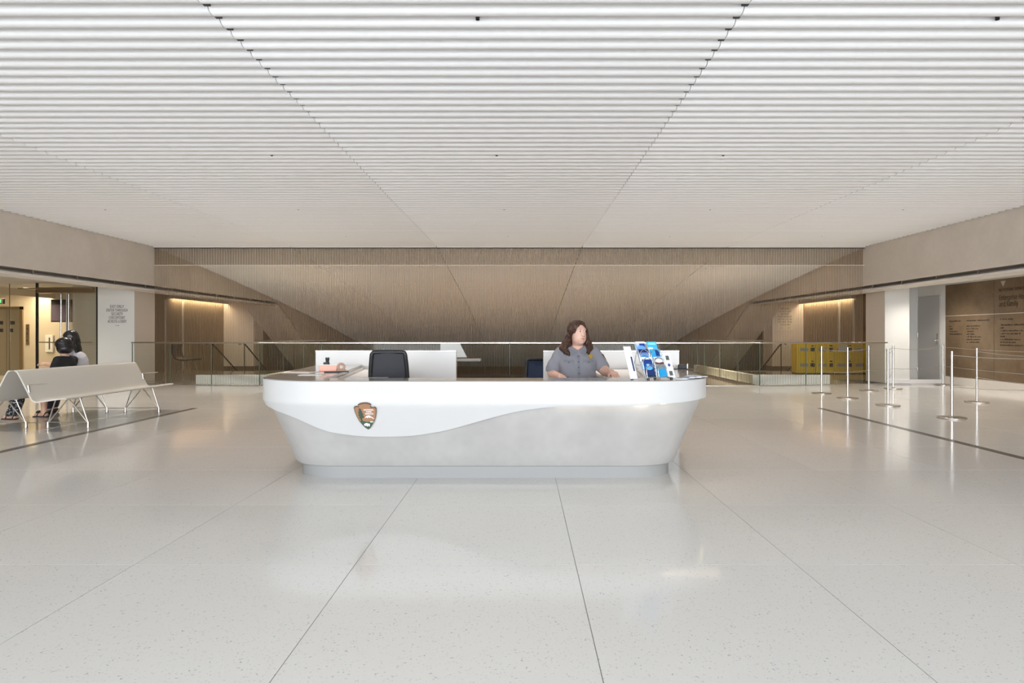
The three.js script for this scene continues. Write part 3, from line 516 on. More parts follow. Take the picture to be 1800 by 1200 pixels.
{
  // acrylic box, stamp, tape roll, folder and sheets on one wing of the counter
  const b = thing('comment_box', 'copper-tinted acrylic box with a clear lid on the counter', 'box', [-2.02, CT, -6.62], 0.06);
  part('box_body', rbx(-0.092, 0.092, 0, 0.062, -0.06, 0.06, 0.004), mat([0.72, 0.33, 0.22], 0.25), b);
  part('box_lid', rbx(-0.098, 0.098, 0.062, 0.070, -0.064, 0.064, 0.002), mat([0.85, 0.70, 0.60], 0.1), b);
  const st = thing('hand_stamp', 'small black hand stamp with green top on the copper box', 'stamp', [-2.05, CT + 0.07, -6.62]);
  part('stamp_base', rbx(-0.028, 0.028, 0, 0.022, -0.02, 0.02, 0.004), M.dark, st); part('stamp_grip', new THREE.CylinderGeometry(0.022, 0.016, 0.045, 14).translate(0.01, 0.044, 0), M.dark, st); part('stamp_cap', new THREE.CylinderGeometry(0.018, 0.02, 0.008, 14).translate(0.01, 0.07, 0), mat([0.15, 0.32, 0.24], 0.4), st);
  const tp = thing('tape_dispenser', 'brown tape dispenser beside the copper box', 'dispenser', [-1.885, CT, -6.58], 0.5);
  part('tape_roll', new THREE.TorusGeometry(0.032, 0.012, 8, 24).translate(0, 0.046, 0), mat([0.50, 0.30, 0.20], 0.35), tp); part('holder', rbx(-0.05, 0.05, 0, 0.02, -0.018, 0.018, 0.005), mat([0.45, 0.28, 0.2], 0.5), tp);
  single('folder', rbx(-0.12, 0.12, 0, 0.008, -0.05, 0.05, 0.002).rotateY(0.3).translate(-1.88, CT + 0.0005, -6.40), M.dark, 'thin black folder lying by the copper box', 'folder');
  single('paper_sheet', bx(-0.15, 0.15, 0, 0.003, -0.10, 0.10).rotateY(-0.2).translate(-2.23, CT + 0.0005, -6.36), mat([0.84, 0.76, 0.70], 0.7), 'blank cream sheet of paper left of the copper box', 'paper');
  single('paper_sheet', bx(-0.11, 0.11, 0, 0.003, -0.08, 0.08).rotateY(0.1).translate(-1.99, CT + 0.0005, -5.98), mat([0.86, 0.84, 0.80], 0.7), 'white sheet of paper between copper box and counter edge', 'paper');
  // brochure rack with leaflets
  const RX = 1.12, RD = 5.40, YAW = 0.48, rack = thing('brochure_rack', 'wire countertop rack holding blue leaflets', 'rack', [RX, CT, -RD], YAW);
  const wire = 0.0035, lean = 0.38;
  const tierY = [0.02, 0.085, 0.15], tierZ = [0.06, 0.015, -0.03];
  for (let r = 0; r < 3; r++) for (let c = 0; c < 2; c++) { const x = -0.062 + c * 0.124, y = tierY[r], z = tierZ[r]; part('wire_loop', tube([[x - 0.05, y, z + 0.012], [x - 0.05, y + 0.07, z + 0.0], [x, y + 0.105, z - 0.01], [x + 0.05, y + 0.07, z + 0.0], [x + 0.05, y, z + 0.012]], wire, 24, 6), M.polished, rack); }
  for (const x of [-0.125, 0.0, 0.125]) part('wire_upright', tube([[x, 0.012, 0.10], [x, 0.015, 0.05], [x, 0.19, -0.03], [x, 0.24, -0.055]], wire, 20, 6), M.polished, rack);
  for (const [x, z] of [[-0.125, 0.10], [0.125, 0.10], [-0.125, -0.12], [0.125, -0.12]]) part('rubber_foot', new THREE.CylinderGeometry(0.011, 0.013, 0.018, 12).translate(x, 0.009, z), M.dark, rack);
  for (const x of [-0.125, 0.125]) part('wire_base', [rod([x, 0.016, 0.10], [x, 0.016, -0.12], wire), rod([x, 0.016, -0.12], [x, 0.24, -0.055], wire)], M.polished, rack);
  part('wire_shelf', [0, 1, 2].map(r => rod([-0.125, tierY[r], tierZ[r] + 0.012], [0.125, tierY[r], tierZ[r] + 0.012], wire)), M.polished, rack);
  const leaflet = (style) => canvasTex(128, 256, (c, w, h) => {
    const g = c.createLinearGradient(0, 0, 0, h); style.bg.forEach((k, i) => g.addColorStop(i / (style.bg.length - 1), k)); c.fillStyle = g; c.fillRect(0, 0, w, h);
    for (const [x, y, ww, hh, col] of style.r) { c.fillStyle = col; c.fillRect(x * w, y * h, ww * w, hh * h); }
    c.fillStyle = style.arc; c.beginPath(); c.ellipse(w * 0.5, h * style.ay, w * 0.38, h * 0.1, 0, 0, 7); c.fill();
  });
  const styles = [
    { bg: ['#0d2a66', '#1b4fa0', '#123'], r: [[0, 0, 1, .12, '#e8f0f8'], [.1, .6, .8, .3, '#18306a'], [.3, .35, .3, .2, '#9cc8ec']], arc: '#5fb0e0', ay: .55 },
    { bg: ['#cfd8de', '#7c8890', '#2a9ad0'], r: [[0, .28, 1, .1, '#6b3a30'], [.1, .08, .8, .1, '#3a4a4a'], [0, .62, 1, .38, '#1f98d4']], arc: '#e6eef2', ay: .2 },
    { bg: ['#1b3f8a', '#bcd6ee', '#4f9ad0'], r: [[0, 0, 1, .16, '#132a60'], [.1, .5, .8, .08, '#ffffff']], arc: '#2f7cc0', ay: .4 },
    { bg: ['#38b0e4', '#1f8fd0', '#0f4d90'], r: [[.5, .05, .4, .3, '#0d3a80'], [.05, .6, .6, .06, '#fff']], arc: '#8ad4f4', ay: .55 },
    { bg: ['#f2f4f8', '#3c6cc0', '#dfe8f2'], r: [[.35, .1, .6, .18, '#1b3c90'], [.1, .55, .15, .4, '#26324a']], arc: '#6aa4e0', ay: .3 },
    { bg: ['#2aa6de', '#5cc4ee', '#f4f6f8'], r: [[0, .3, .5, .4, '#e8eef4'], [.1, .05, .8, .12, '#8fdcf6']], arc: '#1f7fc4', ay: .6 }];
  const names = ['navy leaflet with pale skyline, front tier of rack', 'leaflet with turquoise lower half, front tier of rack', 'leaflet with navy header, middle tier of rack', 'sky-blue leaflet with curved arch picture, middle tier of rack', 'white and cobalt leaflet, back tier of rack', 'pale turquoise leaflet, back tier of rack'];
  const cos = Math.cos(YAW), sin = Math.sin(YAW);
  for (let r = 0; r < 3; r++) for (let c = 0; c < 2; c++) {
    const k = r * 2 + c, lx = -0.062 + c * 0.124, lz = tierZ[r] + 0.004;
    const o = thing('leaflet', names[k], 'leaflet', [RX + lx * cos + lz * sin, CT + tierY[r] + 0.004, -RD - lx * sin + lz * cos], YAW, 'leaflets in the wire rack');
    const body = part('cover', new THREE.BoxGeometry(0.10, 0.18, 0.008).translate(0, 0.09, -0.004), mat([1, 1, 1], 0.3, 0, { map: leaflet(styles[k]) }), o);
    part('pages', new THREE.BoxGeometry(0.098, 0.178, 0.008).translate(0, 0.09, -0.0125), M.white, o);
    o.rotation.order = 'YXZ'; o.rotation.x = -lean;
  }
  for (const [s, x0, lab] of [[-1, -0.178, 'tall white header card on the picture side of the rack, near the seated person'], [1, 0.176, 'tall white card with small round pictures beside the rack']]) {
    const o = thing('display_card', lab, 'card', [RX + x0 * cos + (s < 0 ? -0.02 : 0.05) * sin, CT, -RD - x0 * sin + (s < 0 ? -0.02 : 0.05) * cos], YAW);
    o.rotation.order = 'YXZ'; o.rotation.x = -0.36;
    part('card', new THREE.BoxGeometry(0.075, s < 0 ? 0.29 : 0.23, 0.004).translate(0, (s < 0 ? 0.29 : 0.23) / 2 + 0.008, 0), mat([0.84, 0.86, 0.92], 0.5), o);
    if (s > 0) for (const y of [0.05, 0.125, 0.19]) part('printed_picture', y === 0.125 ? new THREE.CylinderGeometry(0.014, 0.014, 0.002, 16).rotateX(Math.PI / 2).translate(0, y, 0.003) : new THREE.BoxGeometry(0.035, 0.04, 0.002).translate(0, y, 0.003), mat(y === 0.125 ? [0.06, 0.08, 0.25] : [0.10, 0.11, 0.10], 0.5), o);
    else part('printed_picture', new THREE.BoxGeometry(0.016, 0.13, 0.002).translate(0.02, 0.14, 0.003), mat([0.03, 0.05, 0.12], 0.5), o);
  }
  // loose leaflets fanned out on the counter
  for (let i = 0; i < 4; i++) { const labs = ['white loose leaflet under the fan on the counter corner', 'grey-blue loose leaflet second in the fan on the counter', 'white loose leaflet with blue edge in the counter fan', 'topmost white leaflet of the fan on the counter'];
    const o = thing('loose_leaflet', labs[i], 'leaflet', [1.42 + i * 0.045, CT + 0.0002 + i * 0.0045, -5.50 - i * 0.03], -0.5 + i * 0.22, 'leaflets fanned on the counter');
    part('sheet', new THREE.BoxGeometry(0.10, 0.004, 0.21).translate(0, 0.002, 0), mat(i === 1 ? [0.42, 0.48, 0.60] : [0.84, 0.85, 0.88], 0.4), o); part('print_band', new THREE.BoxGeometry(0.10, 0.0004, 0.05).translate(0, 0.0042, 0.06), mat([0.10, 0.13, 0.24], 0.4), o); }
  const dv = thing('card_reader', 'small black card reader with silver side on the counter wing', 'device', [1.79, CT, -7.02], -0.3);
  part('housing', rbx(-0.05, 0.05, 0, 0.05, -0.06, 0.06, 0.012), M.dark, dv); part('silver_side', rbx(0.05, 0.062, 0.004, 0.06, -0.05, 0.05, 0.004), M.polished, dv); part('mat', rbx(-0.13, 0.13, 0, 0.003, -0.12, 0.12, 0.001).translate(0.0, 0, 0.06), mat([0.03, 0.03, 0.03], 0.4), dv);
  const tr = thing('paper_tray', 'low white stacked paper tray on the counter wing', 'tray', [1.62, CT, -7.3], -0.1);
  for (const y of [0, 0.035]) part('tray_shelf', rbx(-0.2, 0.16, y, y + 0.012, -0.12, 0.12, 0.003), M.white, tr); for (const x of [-0.19, 0.15]) for (const z of [-0.11, 0.11]) part('tray_post', bx(x - 0.005, x + 0.005, 0.012, 0.035, z - 0.005, z + 0.005), M.steel, tr);
  // sloped white reader panel in front of the railing
  const ep = thing('reader_panel', 'white sloped reader panel on a post with a grey shelf', 'exhibit panel', [-1.50, 0, -13.6]);
  part('panel', flatExtrude([[-0.25, 0.78], [0.32, 0.78], [0.17, 1.08], [-0.25, 1.08]], 0.03), mat([0.74, 0.78, 0.78], 0.4), ep); part('post', rod([0, 0.01, 0], [0, 0.8, 0.01], 0.03), M.steel, ep); part('foot_plate', disc(0, 0, 0.012, 0, 0.18), M.steel, ep); part('shelf', rbx(0.1, 0.62, 0.70, 0.75, -0.15, 0.15, 0.01), mat([0.36, 0.34, 0.32], 0.5), ep);
}

// ---------------------------------------------------------------- queue stanchions and cords
{
  const P = { a: [6.53, 9.57], b: [8.47, 11.73], c: [6.54, 11.26], d: [6.475, 12.52], e: [6.45, 13.56], f: [7.82, 14.2], g: [8.72, 14.8], h: [10.6, 15.86], i: [8.47, 9.4], j: [10.6, 10.8] };
  const labels = { a: 'steel stanchion nearest the dark floor strip with a cord to the side', b: 'steel stanchion in front of the donor panel, second queue row', c: 'steel stanchion second along the dark floor strip', d: 'steel stanchion third along the dark floor strip', e: 'steel stanchion at the railing end of the queue line', f: 'steel stanchion before the glass railing end', g: 'steel stanchion before the white pier', h: 'steel stanchion beside the grey service door', i: 'steel stanchion of the second queue row, level with the donor text', j: 'steel stanchion close to the donor panel end' };
  const sg = new THREE.LatheGeometry([[0, 0], [0.19, 0], [0.195, 0.004], [0.195, 0.016], [0.188, 0.022], [0.03, 0.030], [0.022, 0.04], [0.0, 0.04]].map(p => new THREE.Vector2(...p)), 40);
  const pg = new THREE.CylinderGeometry(0.0195, 0.0195, 0.97, 20).translate(0, 0.515, 0), cg = new THREE.CylinderGeometry(0.0215, 0.0215, 0.022, 20).translate(0, 1.008, 0), ring = new THREE.CylinderGeometry(0.022, 0.022, 0.02, 20);
  for (const k of Object.keys(P)) {
    const t = thing('stanchion', labels[k], 'stanchion', [P[k][0], 0, -P[k][1]], 0, 'queue stanchions');
    part('base_disc', sg, M.steel, t); part('pole', pg, M.polished, t); part('cap', cg, M.polished, t);
    for (const y of [0.47, 0.95]) part('cord_ring', ring.clone().translate(0, y, 0), M.steel, t);
  }
  const cordMat = mat([0.45, 0.42, 0.38], 0.4, 0.6);
  const lab = [['e', 'f', 'from the railing-end post to the next one back'], ['f', 'g', 'between the posts before the white pier'], ['g', 'h', 'running to the post by the grey door'], ['h', 'j', 'along the donor panel'], ['a', 'i', 'from the post by the dark strip to the second row'], ['b', 'i', 'along the second queue row'], ['c', 'g', 'crossing to the post before the white pier']];
  for (const [p, q, w] of lab) for (const [y, n] of [[0.955, 'upper'], [0.475, 'lower']]) {
    const A = P[p], B = P[q], L = Math.hypot(A[0] - B[0], A[1] - B[1]), u = [(B[0] - A[0]) / L * 0.023, (B[1] - A[1]) / L * 0.023];
    const s = y > 0.5 ? 0.05 : 0.04, pts = [0, 0.25, 0.5, 0.75, 1].map(t => [A[0] + u[0] + (B[0] - A[0] - 2 * u[0]) * t, y - s * 4 * t * (1 - t), -(A[1] + u[1] + (B[1] - A[1] - 2 * u[1]) * t)]);
    single('queue_cord', tube(pts, 0.0045, 20, 6), cordMat, `thin ${n} queue cord ${w}`, 'cord', 'queue cords');
  }
}

// ---------------------------------------------------------------- back-to-back bench
{
  const b = thing('bench', 'long back-to-back bent-plywood bench with grey shells on steel wire legs', 'bench', [-6.62, 0, -9.45]);
  const L = 2.52, shellMat = mat([0.64, 0.61, 0.55], 0.45), lightEdge = mat([0.52, 0.55, 0.53], 0.5);
  const prof = s => { const c = new THREE.CatmullRomCurve3([[0.03, 0.797], [0.055, 0.79], [0.09, 0.735], [0.17, 0.58], [0.235, 0.45], [0.265, 0.408], [0.31, 0.392], [0.42, 0.405], [0.58, 0.428], [0.68, 0.437], [0.70, 0.428]].map(([x, y]) => V(x, y, 0)), false, 'catmullrom', 0.4).getPoints(48);
    const up = [], dn = []; c.forEach((p, i) => { const q = c[Math.min(i + 1, 48)], r = c[Math.max(i - 1, 0)], t = q.clone().sub(r).normalize(), n = [-t.y * 0.009, t.x * 0.009]; up.push([s * (p.x + n[0]), p.y + n[1]]); dn.push([s * (p.x - n[0]), p.y - n[1]]); });
    return [...up, ...dn.reverse()]; };
  for (const s of [1, -1]) {
    const shell = part('seat_shell', new THREE.ExtrudeGeometry(new THREE.Shape(prof(s).map(p => new THREE.Vector2(...p))), { depth: L, bevelEnabled: false }).translate(0, 0, -L / 2), shellMat, b);
    for (const z of [L / 2 - 0.42, -L / 2 + 0.42]) {
      const fa = [s * 0.15, z], fb = [s * 0.70, z], ax = s * 0.43;
      const fr = part('leg_frame', [rod([ax, 0.405, z], [fa[0], 0.06, z], 0.0085), rod([ax, 0.405, z], [fb[0], 0.06, z], 0.0085), rod([s * 0.27, 0.385, z + 0.02], [fa[0], 0.06, z], 0.0085), rod([s * 0.60, 0.41, z + 0.02], [fb[0], 0.06, z], 0.0085), rod([fa[0], 0.075, z], [fb[0], 0.075, z], 0.005), rod([s * 0.26, 0.39, z + 0.01], [s * 0.62, 0.412, z + 0.01], 0.014)], M.steel, b);
      for (const f of [fa, fb]) part('foot', [new THREE.CylinderGeometry(0.014, 0.020, 0.075, 14).translate(f[0], 0.042, z), new THREE.CylinderGeometry(0.024, 0.026, 0.006, 14).translate(f[0], 0.003, z)], M.polished, fr);
      part('tie_rod', rod([s * 0.15, 0.07, z], [0, 0.07, z], 0.006), M.steel, fr);
    }
    for (const z of [L / 2 - 0.015, -L / 2 + 0.03]) {
      const ar = part('armrest', [rod([s * 0.21, 0.52, z], [s * 0.195, 0.61, z], 0.014, 0.016)], M.polished, b);
      part('arm_plate', new RoundedBoxGeometry(0.26, 0.012, 0.035, 2, 0.005).rotateZ(s * 0.06).translate(s * 0.32, 0.625, z), M.steel, ar);
    }
  }
  // dark lounge seat and yellow cabinets in the recesses beyond the railing
  const ls = thing('lounge_seat', 'dark curved lounge seat on a splayed leg beyond the glass railing', 'seat', [-11.25, 0, -21.2]);
  const c = new THREE.CatmullRomCurve3([[-0.34, 0.95], [-0.36, 0.80], [-0.33, 0.60], [-0.24, 0.47], [0.0, 0.42], [0.34, 0.44]].map(([x, y]) => V(x, y, 0))).getPoints(24), up = [], dn = [];
  c.forEach((p, i) => { const t = c[Math.min(i + 1, 24)].clone().sub(c[Math.max(i - 1, 0)]).normalize(); up.push([p.x - t.y * 0.03, p.y + t.x * 0.03]); dn.push([p.x + t.y * 0.03, p.y - t.x * 0.03]); });
  part('seat_shell', flatExtrude([...up, ...dn.reverse()], 0.55).translate(0, 0, -0.28), mat([0.06, 0.05, 0.045], 0.5), ls);
  for (const z of [-0.22, 0.22]) { part('leg', rod([-0.1, 0.41, z], [-0.25, 0, z], 0.016), M.brass, ls); part('leg', rod([0.1, 0.41, z], [0.25, 0, z], 0.016), M.brass, ls); }
  const ym = mat([0.92, 0.62, 0.025], 0.4), plate = mat([0.42, 0.38, 0.30], 0.5);
  const yl = ['yellow steel cabinet next to the pillar sign', 'yellow steel cabinet with black latches behind the railing', 'yellow steel cabinet carrying a white notice', 'yellow steel cabinet next to the grey pier'];
  for (let i = 0; i < 4; i++) {
    const t = thing('yellow_cabinet', yl[i], 'cabinet', [9.2 + i * 0.6, 0, -20.6], 0, 'yellow cabinets beyond the railing');
    part('body', rbx(-0.295, 0.295, 0.03, 0.99, -0.22, 0.22, 0.008), ym, t);
    part('plinth', bx(-0.28, 0.28, 0, 0.03, -0.2, 0.2), M.dark, t);
    for (const y of [0.24, 0.74]) { part('label_plate', bx(-0.2, 0.06, y, y + 0.10, -0.226, -0.22), plate, t); part('latch', rbx(0.14, 0.26, y - 0.01, y + 0.11, -0.24, -0.22, 0.004), M.dark, t); part('latch', rbx(0.16, 0.24, y + 0.15, y + 0.19, -0.235, -0.22, 0.004), M.dark, t); }
    if (i === 2) part('white_notice', bx(-0.16, 0.14, 0.72, 0.95, -0.23, -0.227), mat([0.75, 0.74, 0.70], 0.6), t);
  }
}
// ---------------------------------------------------------------- people: signed distances, meshed by surface nets
const smin = (a, b, k) => { const h = Math.max(k - Math.abs(a - b), 0) / k; return Math.min(a, b) - h * h * k * 0.25; };
const cap = (a, b, ra, rb) => { const bax = b[0] - a[0], bay = b[1] - a[1], baz = b[2] - a[2], L = bax * bax + bay * bay + baz * baz; return (x, y, z) => { const px = x - a[0], py = y - a[1], pz = z - a[2]; let t = (px * bax + py * bay + pz * baz) / L; t = t < 0 ? 0 : t > 1 ? 1 : t; return Math.hypot(px - bax * t, py - bay * t, pz - baz * t) - (ra + (rb - ra) * t); }; };
const ell = (c, r) => (x, y, z) => { const px = x - c[0], py = y - c[1], pz = z - c[2], k0 = Math.hypot(px / r[0], py / r[1], pz / r[2]), k1 = Math.hypot(px / (r[0] * r[0]), py / (r[1] * r[1]), pz / (r[2] * r[2])); return k1 < 1e-9 ? -Math.min(...r) : k0 * (k0 - 1) / k1; };
const chain = (pts, k = 0.02) => blend(pts.slice(1).map((p, i) => cap(pts[i].slice(0, 3), p.slice(0, 3), pts[i][3], p[3])), k);
function blend(fs, k) { return (x, y, z) => { let d = fs[0](x, y, z); for (let i = 1; i < fs.length; i++) d = smin(d, fs[i](x, y, z), k); return d; }; }
const cut = (f, g, k = 0.01) => (x, y, z) => -smin(-f(x, y, z), g(x, y, z), k);
const clipY = (f, y0, y1) => (x, y, z) => Math.max(f(x, y, z), y0 - y, y - y1);
const sized = (f, s) => (x, y, z) => f(x / s, y / s, z / s) * s;
function turned(f, c, yaw, pitch = 0, roll = 0) { const q = new THREE.Quaternion().setFromEuler(new THREE.Euler(pitch, yaw, roll, 'YXZ')).invert(), v = V(0, 0, 0); return (x, y, z) => { v.set(x - c[0], y - c[1], z - c[2]).applyQuaternion(q); return f(v.x, v.y, v.z); }; }
function nets(f, lo, hi, c) {
  const n = [0, 1, 2].map(i => Math.ceil((hi[i] - lo[i]) / c) + 2), [nx, ny, nz] = n, val = new Float32Array(nx * ny * nz), at = (i, j, k) => i + nx * (j + ny * k);
  const B = 6, reach = B / 2 * 1.733 * c * 1.7 + 0.012;      // whole blocks far from the surface need one sample only
  for (let K = 0; K < nz; K += B) for (let J = 0; J < ny; J += B) for (let I = 0; I < nx; I += B) {
    const mid = f(lo[0] + (I + B / 2) * c, lo[1] + (J + B / 2) * c, lo[2] + (K + B / 2) * c), far = Math.abs(mid) > reach;
    for (let k = K; k < Math.min(K + B, nz); k++) for (let j = J; j < Math.min(J + B, ny); j++) for (let i = I; i < Math.min(I + B, nx); i++) val[at(i, j, k)] = far ? mid : f(lo[0] + i * c, lo[1] + j * c, lo[2] + k * c);
  }
  const id = new Int32Array(nx * ny * nz).fill(-1), pos = [], idx = [];
  const E = []; for (let a = 0; a < 8; a++) for (const b of [1, 2, 4]) if (!(a & b)) E.push([a, a | b]);
  for (let k = 0; k < nz - 1; k++) for (let j = 0; j < ny - 1; j++) for (let i = 0; i < nx - 1; i++) {
    let s = 0; const a0 = at(i, j, k); for (let q = 0; q < 8; q++) if (val[a0 + (q & 1) + (q >> 1 & 1) * nx + (q >> 2) * nx * ny] < 0) s++;
    if (s === 0 || s === 8) continue;
    const v = []; for (let q = 0; q < 8; q++) v.push(val[a0 + (q & 1) + (q >> 1 & 1) * nx + (q >> 2) * nx * ny]);
    let x = 0, y = 0, z = 0, m = 0;
    for (const [a, b] of E) if (v[a] < 0 !== v[b] < 0) { const t = v[a] / (v[a] - v[b]); x += (a & 1) + ((b & 1) - (a & 1)) * t; y += (a >> 1 & 1) + ((b >> 1 & 1) - (a >> 1 & 1)) * t; z += (a >> 2) + ((b >> 2) - (a >> 2)) * t; m++; }
    id[at(i, j, k)] = pos.length / 3; pos.push(lo[0] + (i + x / m) * c, lo[1] + (j + y / m) * c, lo[2] + (k + z / m) * c);
  }
  for (let k = 1; k < nz - 1; k++) for (let j = 1; j < ny - 1; j++) for (let i = 1; i < nx - 1; i++) {
    const a = val[at(i, j, k)] < 0, a1 = at(i, j, k);
    if (val[a1 + 1] < 0 === a && val[a1 + nx] < 0 === a && val[a1 + nx * ny] < 0 === a) continue;
    for (const [ax, p, q] of [[0, [0, 1, 0], [0, 0, 1]], [1, [0, 0, 1], [1, 0, 0]], [2, [1, 0, 0], [0, 1, 0]]]) {
      const b = val[at(i + (ax === 0), j + (ax === 1), k + (ax === 2))] < 0; if (a === b) continue;
      const g = (u, w) => id[at(i - p[0] * u - q[0] * w, j - p[1] * u - q[1] * w, k - p[2] * u - q[2] * w)], A = g(0, 0), B = g(1, 0), C = g(1, 1), D = g(0, 1);
      if (A < 0 || B < 0 || C < 0 || D < 0) continue;
      a ? idx.push(A, B, C, A, C, D) : idx.push(A, C, B, A, D, C);
    }
  }
  const g = new THREE.BufferGeometry(); g.setAttribute('position', new THREE.Float32BufferAttribute(pos, 3)); g.setIndex(idx); g.computeVertexNormals(); return g;
}
// a patch of cloth that follows a surface seen from +z: outline function in (x, y), raised by e
function drape(f, x0, x1, y0, y1, e, nx, ny, keep = () => true) {
  const zAt = (x, y) => { let z = 0.6; for (let i = 0; i < 60; i++) { const d = f(x, y, z); if (d < 0.0004) break; z -= d * 0.8; if (z < -0.5) return null; } return z; };
  const pos = [], idx = [], P = (x, y) => { const z = zAt(x, y); return [x, y, (z ?? 0) + e]; };
  for (let j = 0; j <= ny; j++) for (let i = 0; i <= nx; i++) pos.push(...P(x0 + (x1 - x0) * i / nx, y0 + (y1 - y0) * j / ny));
  for (let j = 0; j < ny; j++) for (let i = 0; i < nx; i++) { if (!keep((i + 0.5) / nx, (j + 0.5) / ny)) continue; const a = j * (nx + 1) + i; idx.push(a, a + 1, a + nx + 2, a, a + nx + 2, a + nx + 1); }
  const n = pos.length / 3, m = idx.length; for (let i = 0; i < n; i++) pos.push(pos[3 * i], pos[3 * i + 1], pos[3 * i + 2] - e - 0.004);     // back face, sunk into the cloth below
  for (let i = 0; i < m; i += 3) idx.push(n + idx[i], n + idx[i + 2], n + idx[i + 1]);
  const edges = new Map(); for (let i = 0; i < m; i += 3) for (const [u, w] of [[0, 1], [1, 2], [2, 0]]) { const a = idx[i + u], b = idx[i + w]; edges.has(b + '_' + a) ? edges.delete(b + '_' + a) : edges.set(a + '_' + b, [a, b]); }
  for (const [a, b] of edges.values()) idx.push(a, n + a, b, b, n + a, n + b);
  const g = new THREE.BufferGeometry(); g.setAttribute('position', new THREE.Float32BufferAttribute(pos, 3)); g.setIndex(idx); g.computeVertexNormals(); return toCreasedNormals(g, 0.8);
}
const surfZ = (f, x, y) => { let z = 0.6; for (let i = 0; i < 80; i++) { const d = f(x, y, z); if (d < 0.0003) break; z -= d * 0.8; } return z; };
const skin = c => mat(c, 0.5, 0, { sheen: 0.15, sheenRoughness: 0.5 });
// a hand: palm and five fingers, given wrist, direction of the knuckles, and the back-of-hand normal
function handField(w, dir, up, s, curl = 0.5, mirror = 1) {
  const D = V(...dir).normalize(), U = V(...up).sub(D.clone().multiplyScalar(V(...up).dot(D))).normalize(), S = new THREE.Vector3().crossVectors(D, U).multiplyScalar(mirror);
  const at = (a, b, c) => V(...w).addScaledVector(D, a * s).addScaledVector(S, b * s).addScaledVector(U, c * s).toArray();
  const palm = blend([cap(at(0.0, 0.0, 0), at(0.06, 0.018, 0.004), 0.026 * s, 0.022 * s), cap(at(0.0, 0, 0), at(0.062, -0.016, 0.004), 0.026 * s, 0.021 * s), cap(at(0.05, -0.026, 0.002), at(0.06, 0.028, 0.002), 0.015 * s, 0.015 * s)], 0.02 * s);
  const fs = [[-0.031, 0.062, 0.030], [-0.0105, 0.078, 0.034], [0.0105, 0.074, 0.033], [0.031, 0.058, 0.028]].map(([b, L], i) => {
    const r = (i === 3 ? 0.0075 : 0.0088) * s, c1 = curl * 0.35, c2 = curl * 0.95, l = L / 3, p1 = [0.072 + l * 1.25 * Math.cos(c1), b * 1.12, -l * 1.2 * Math.sin(c1)], p2 = [p1[0] + l * Math.cos(c2), b * 1.15, p1[2] - l * Math.sin(c2)], p3 = [p2[0] + l * 0.8 * Math.cos(c2 * 1.5), b * 1.15, p2[2] - l * 0.8 * Math.sin(c2 * 1.5)];
    return chain([[...at(0.055, b, 0.002), r * 1.15], [...at(...p1), r], [...at(...p2), r * 0.94], [...at(...p3), r * 0.82]], 0.004);
  });
  const thumb = chain([[...at(0.012, -0.026, -0.004), 0.015 * s], [...at(0.045, -0.05, -0.014), 0.0115 * s], [...at(0.07, -0.056, -0.02), 0.0098 * s]], 0.008);
  return (x, y, z) => { let d = palm(x, y, z); for (const f of fs) d = smin(d, f(x, y, z), 0.007 * s); return smin(d, thumb(x, y, z), 0.012 * s); };
}
const headField = full => { const f = blend([ell([0, 0.030, -0.016], [0.075, 0.086, 0.092]), ell([0, -0.028, 0.028], [0.063 + full, 0.084, 0.062]), ell([0, -0.066, 0.028], [0.056 + full * 1.5, 0.046, 0.050])], 0.03);
  const feat = blend([cap([0, 0.006, 0.086], [0, -0.028, 0.102], 0.0085, 0.0125), ell([0.010, -0.031, 0.092], [0.008, 0.006, 0.009]), ell([-0.010, -0.031, 0.092], [0.008, 0.006, 0.009]), ell([0, -0.096, 0.058], [0.024, 0.017, 0.02]), cap([-0.034, 0.029, 0.073], [0.034, 0.029, 0.073], 0.013, 0.013), ell([0, -0.060, 0.082], [0.022, 0.010, 0.011])], 0.012);
  const ears = blend([ell([-0.078, -0.006, -0.012], [0.010, 0.031, 0.019]), ell([0.078, -0.006, -0.012], [0.010, 0.031, 0.019])], 0.01);
  const eyes = blend([ell([-0.031, 0.008, 0.099], [0.017, 0.011, 0.017]), ell([0.031, 0.008, 0.099], [0.017, 0.011, 0.017])], 0.002);
  return (x, y, z) => { let d = smin(f(x, y, z), feat(x, y, z), 0.016); d = -smin(-d, eyes(x, y, z), 0.008); d = Math.max(d, -Math.max(Math.abs(y + 0.0605) - 0.0012, Math.abs(x) - 0.021, 0.082 - z)); return smin(d, ears(x, y, z), 0.008); }; };
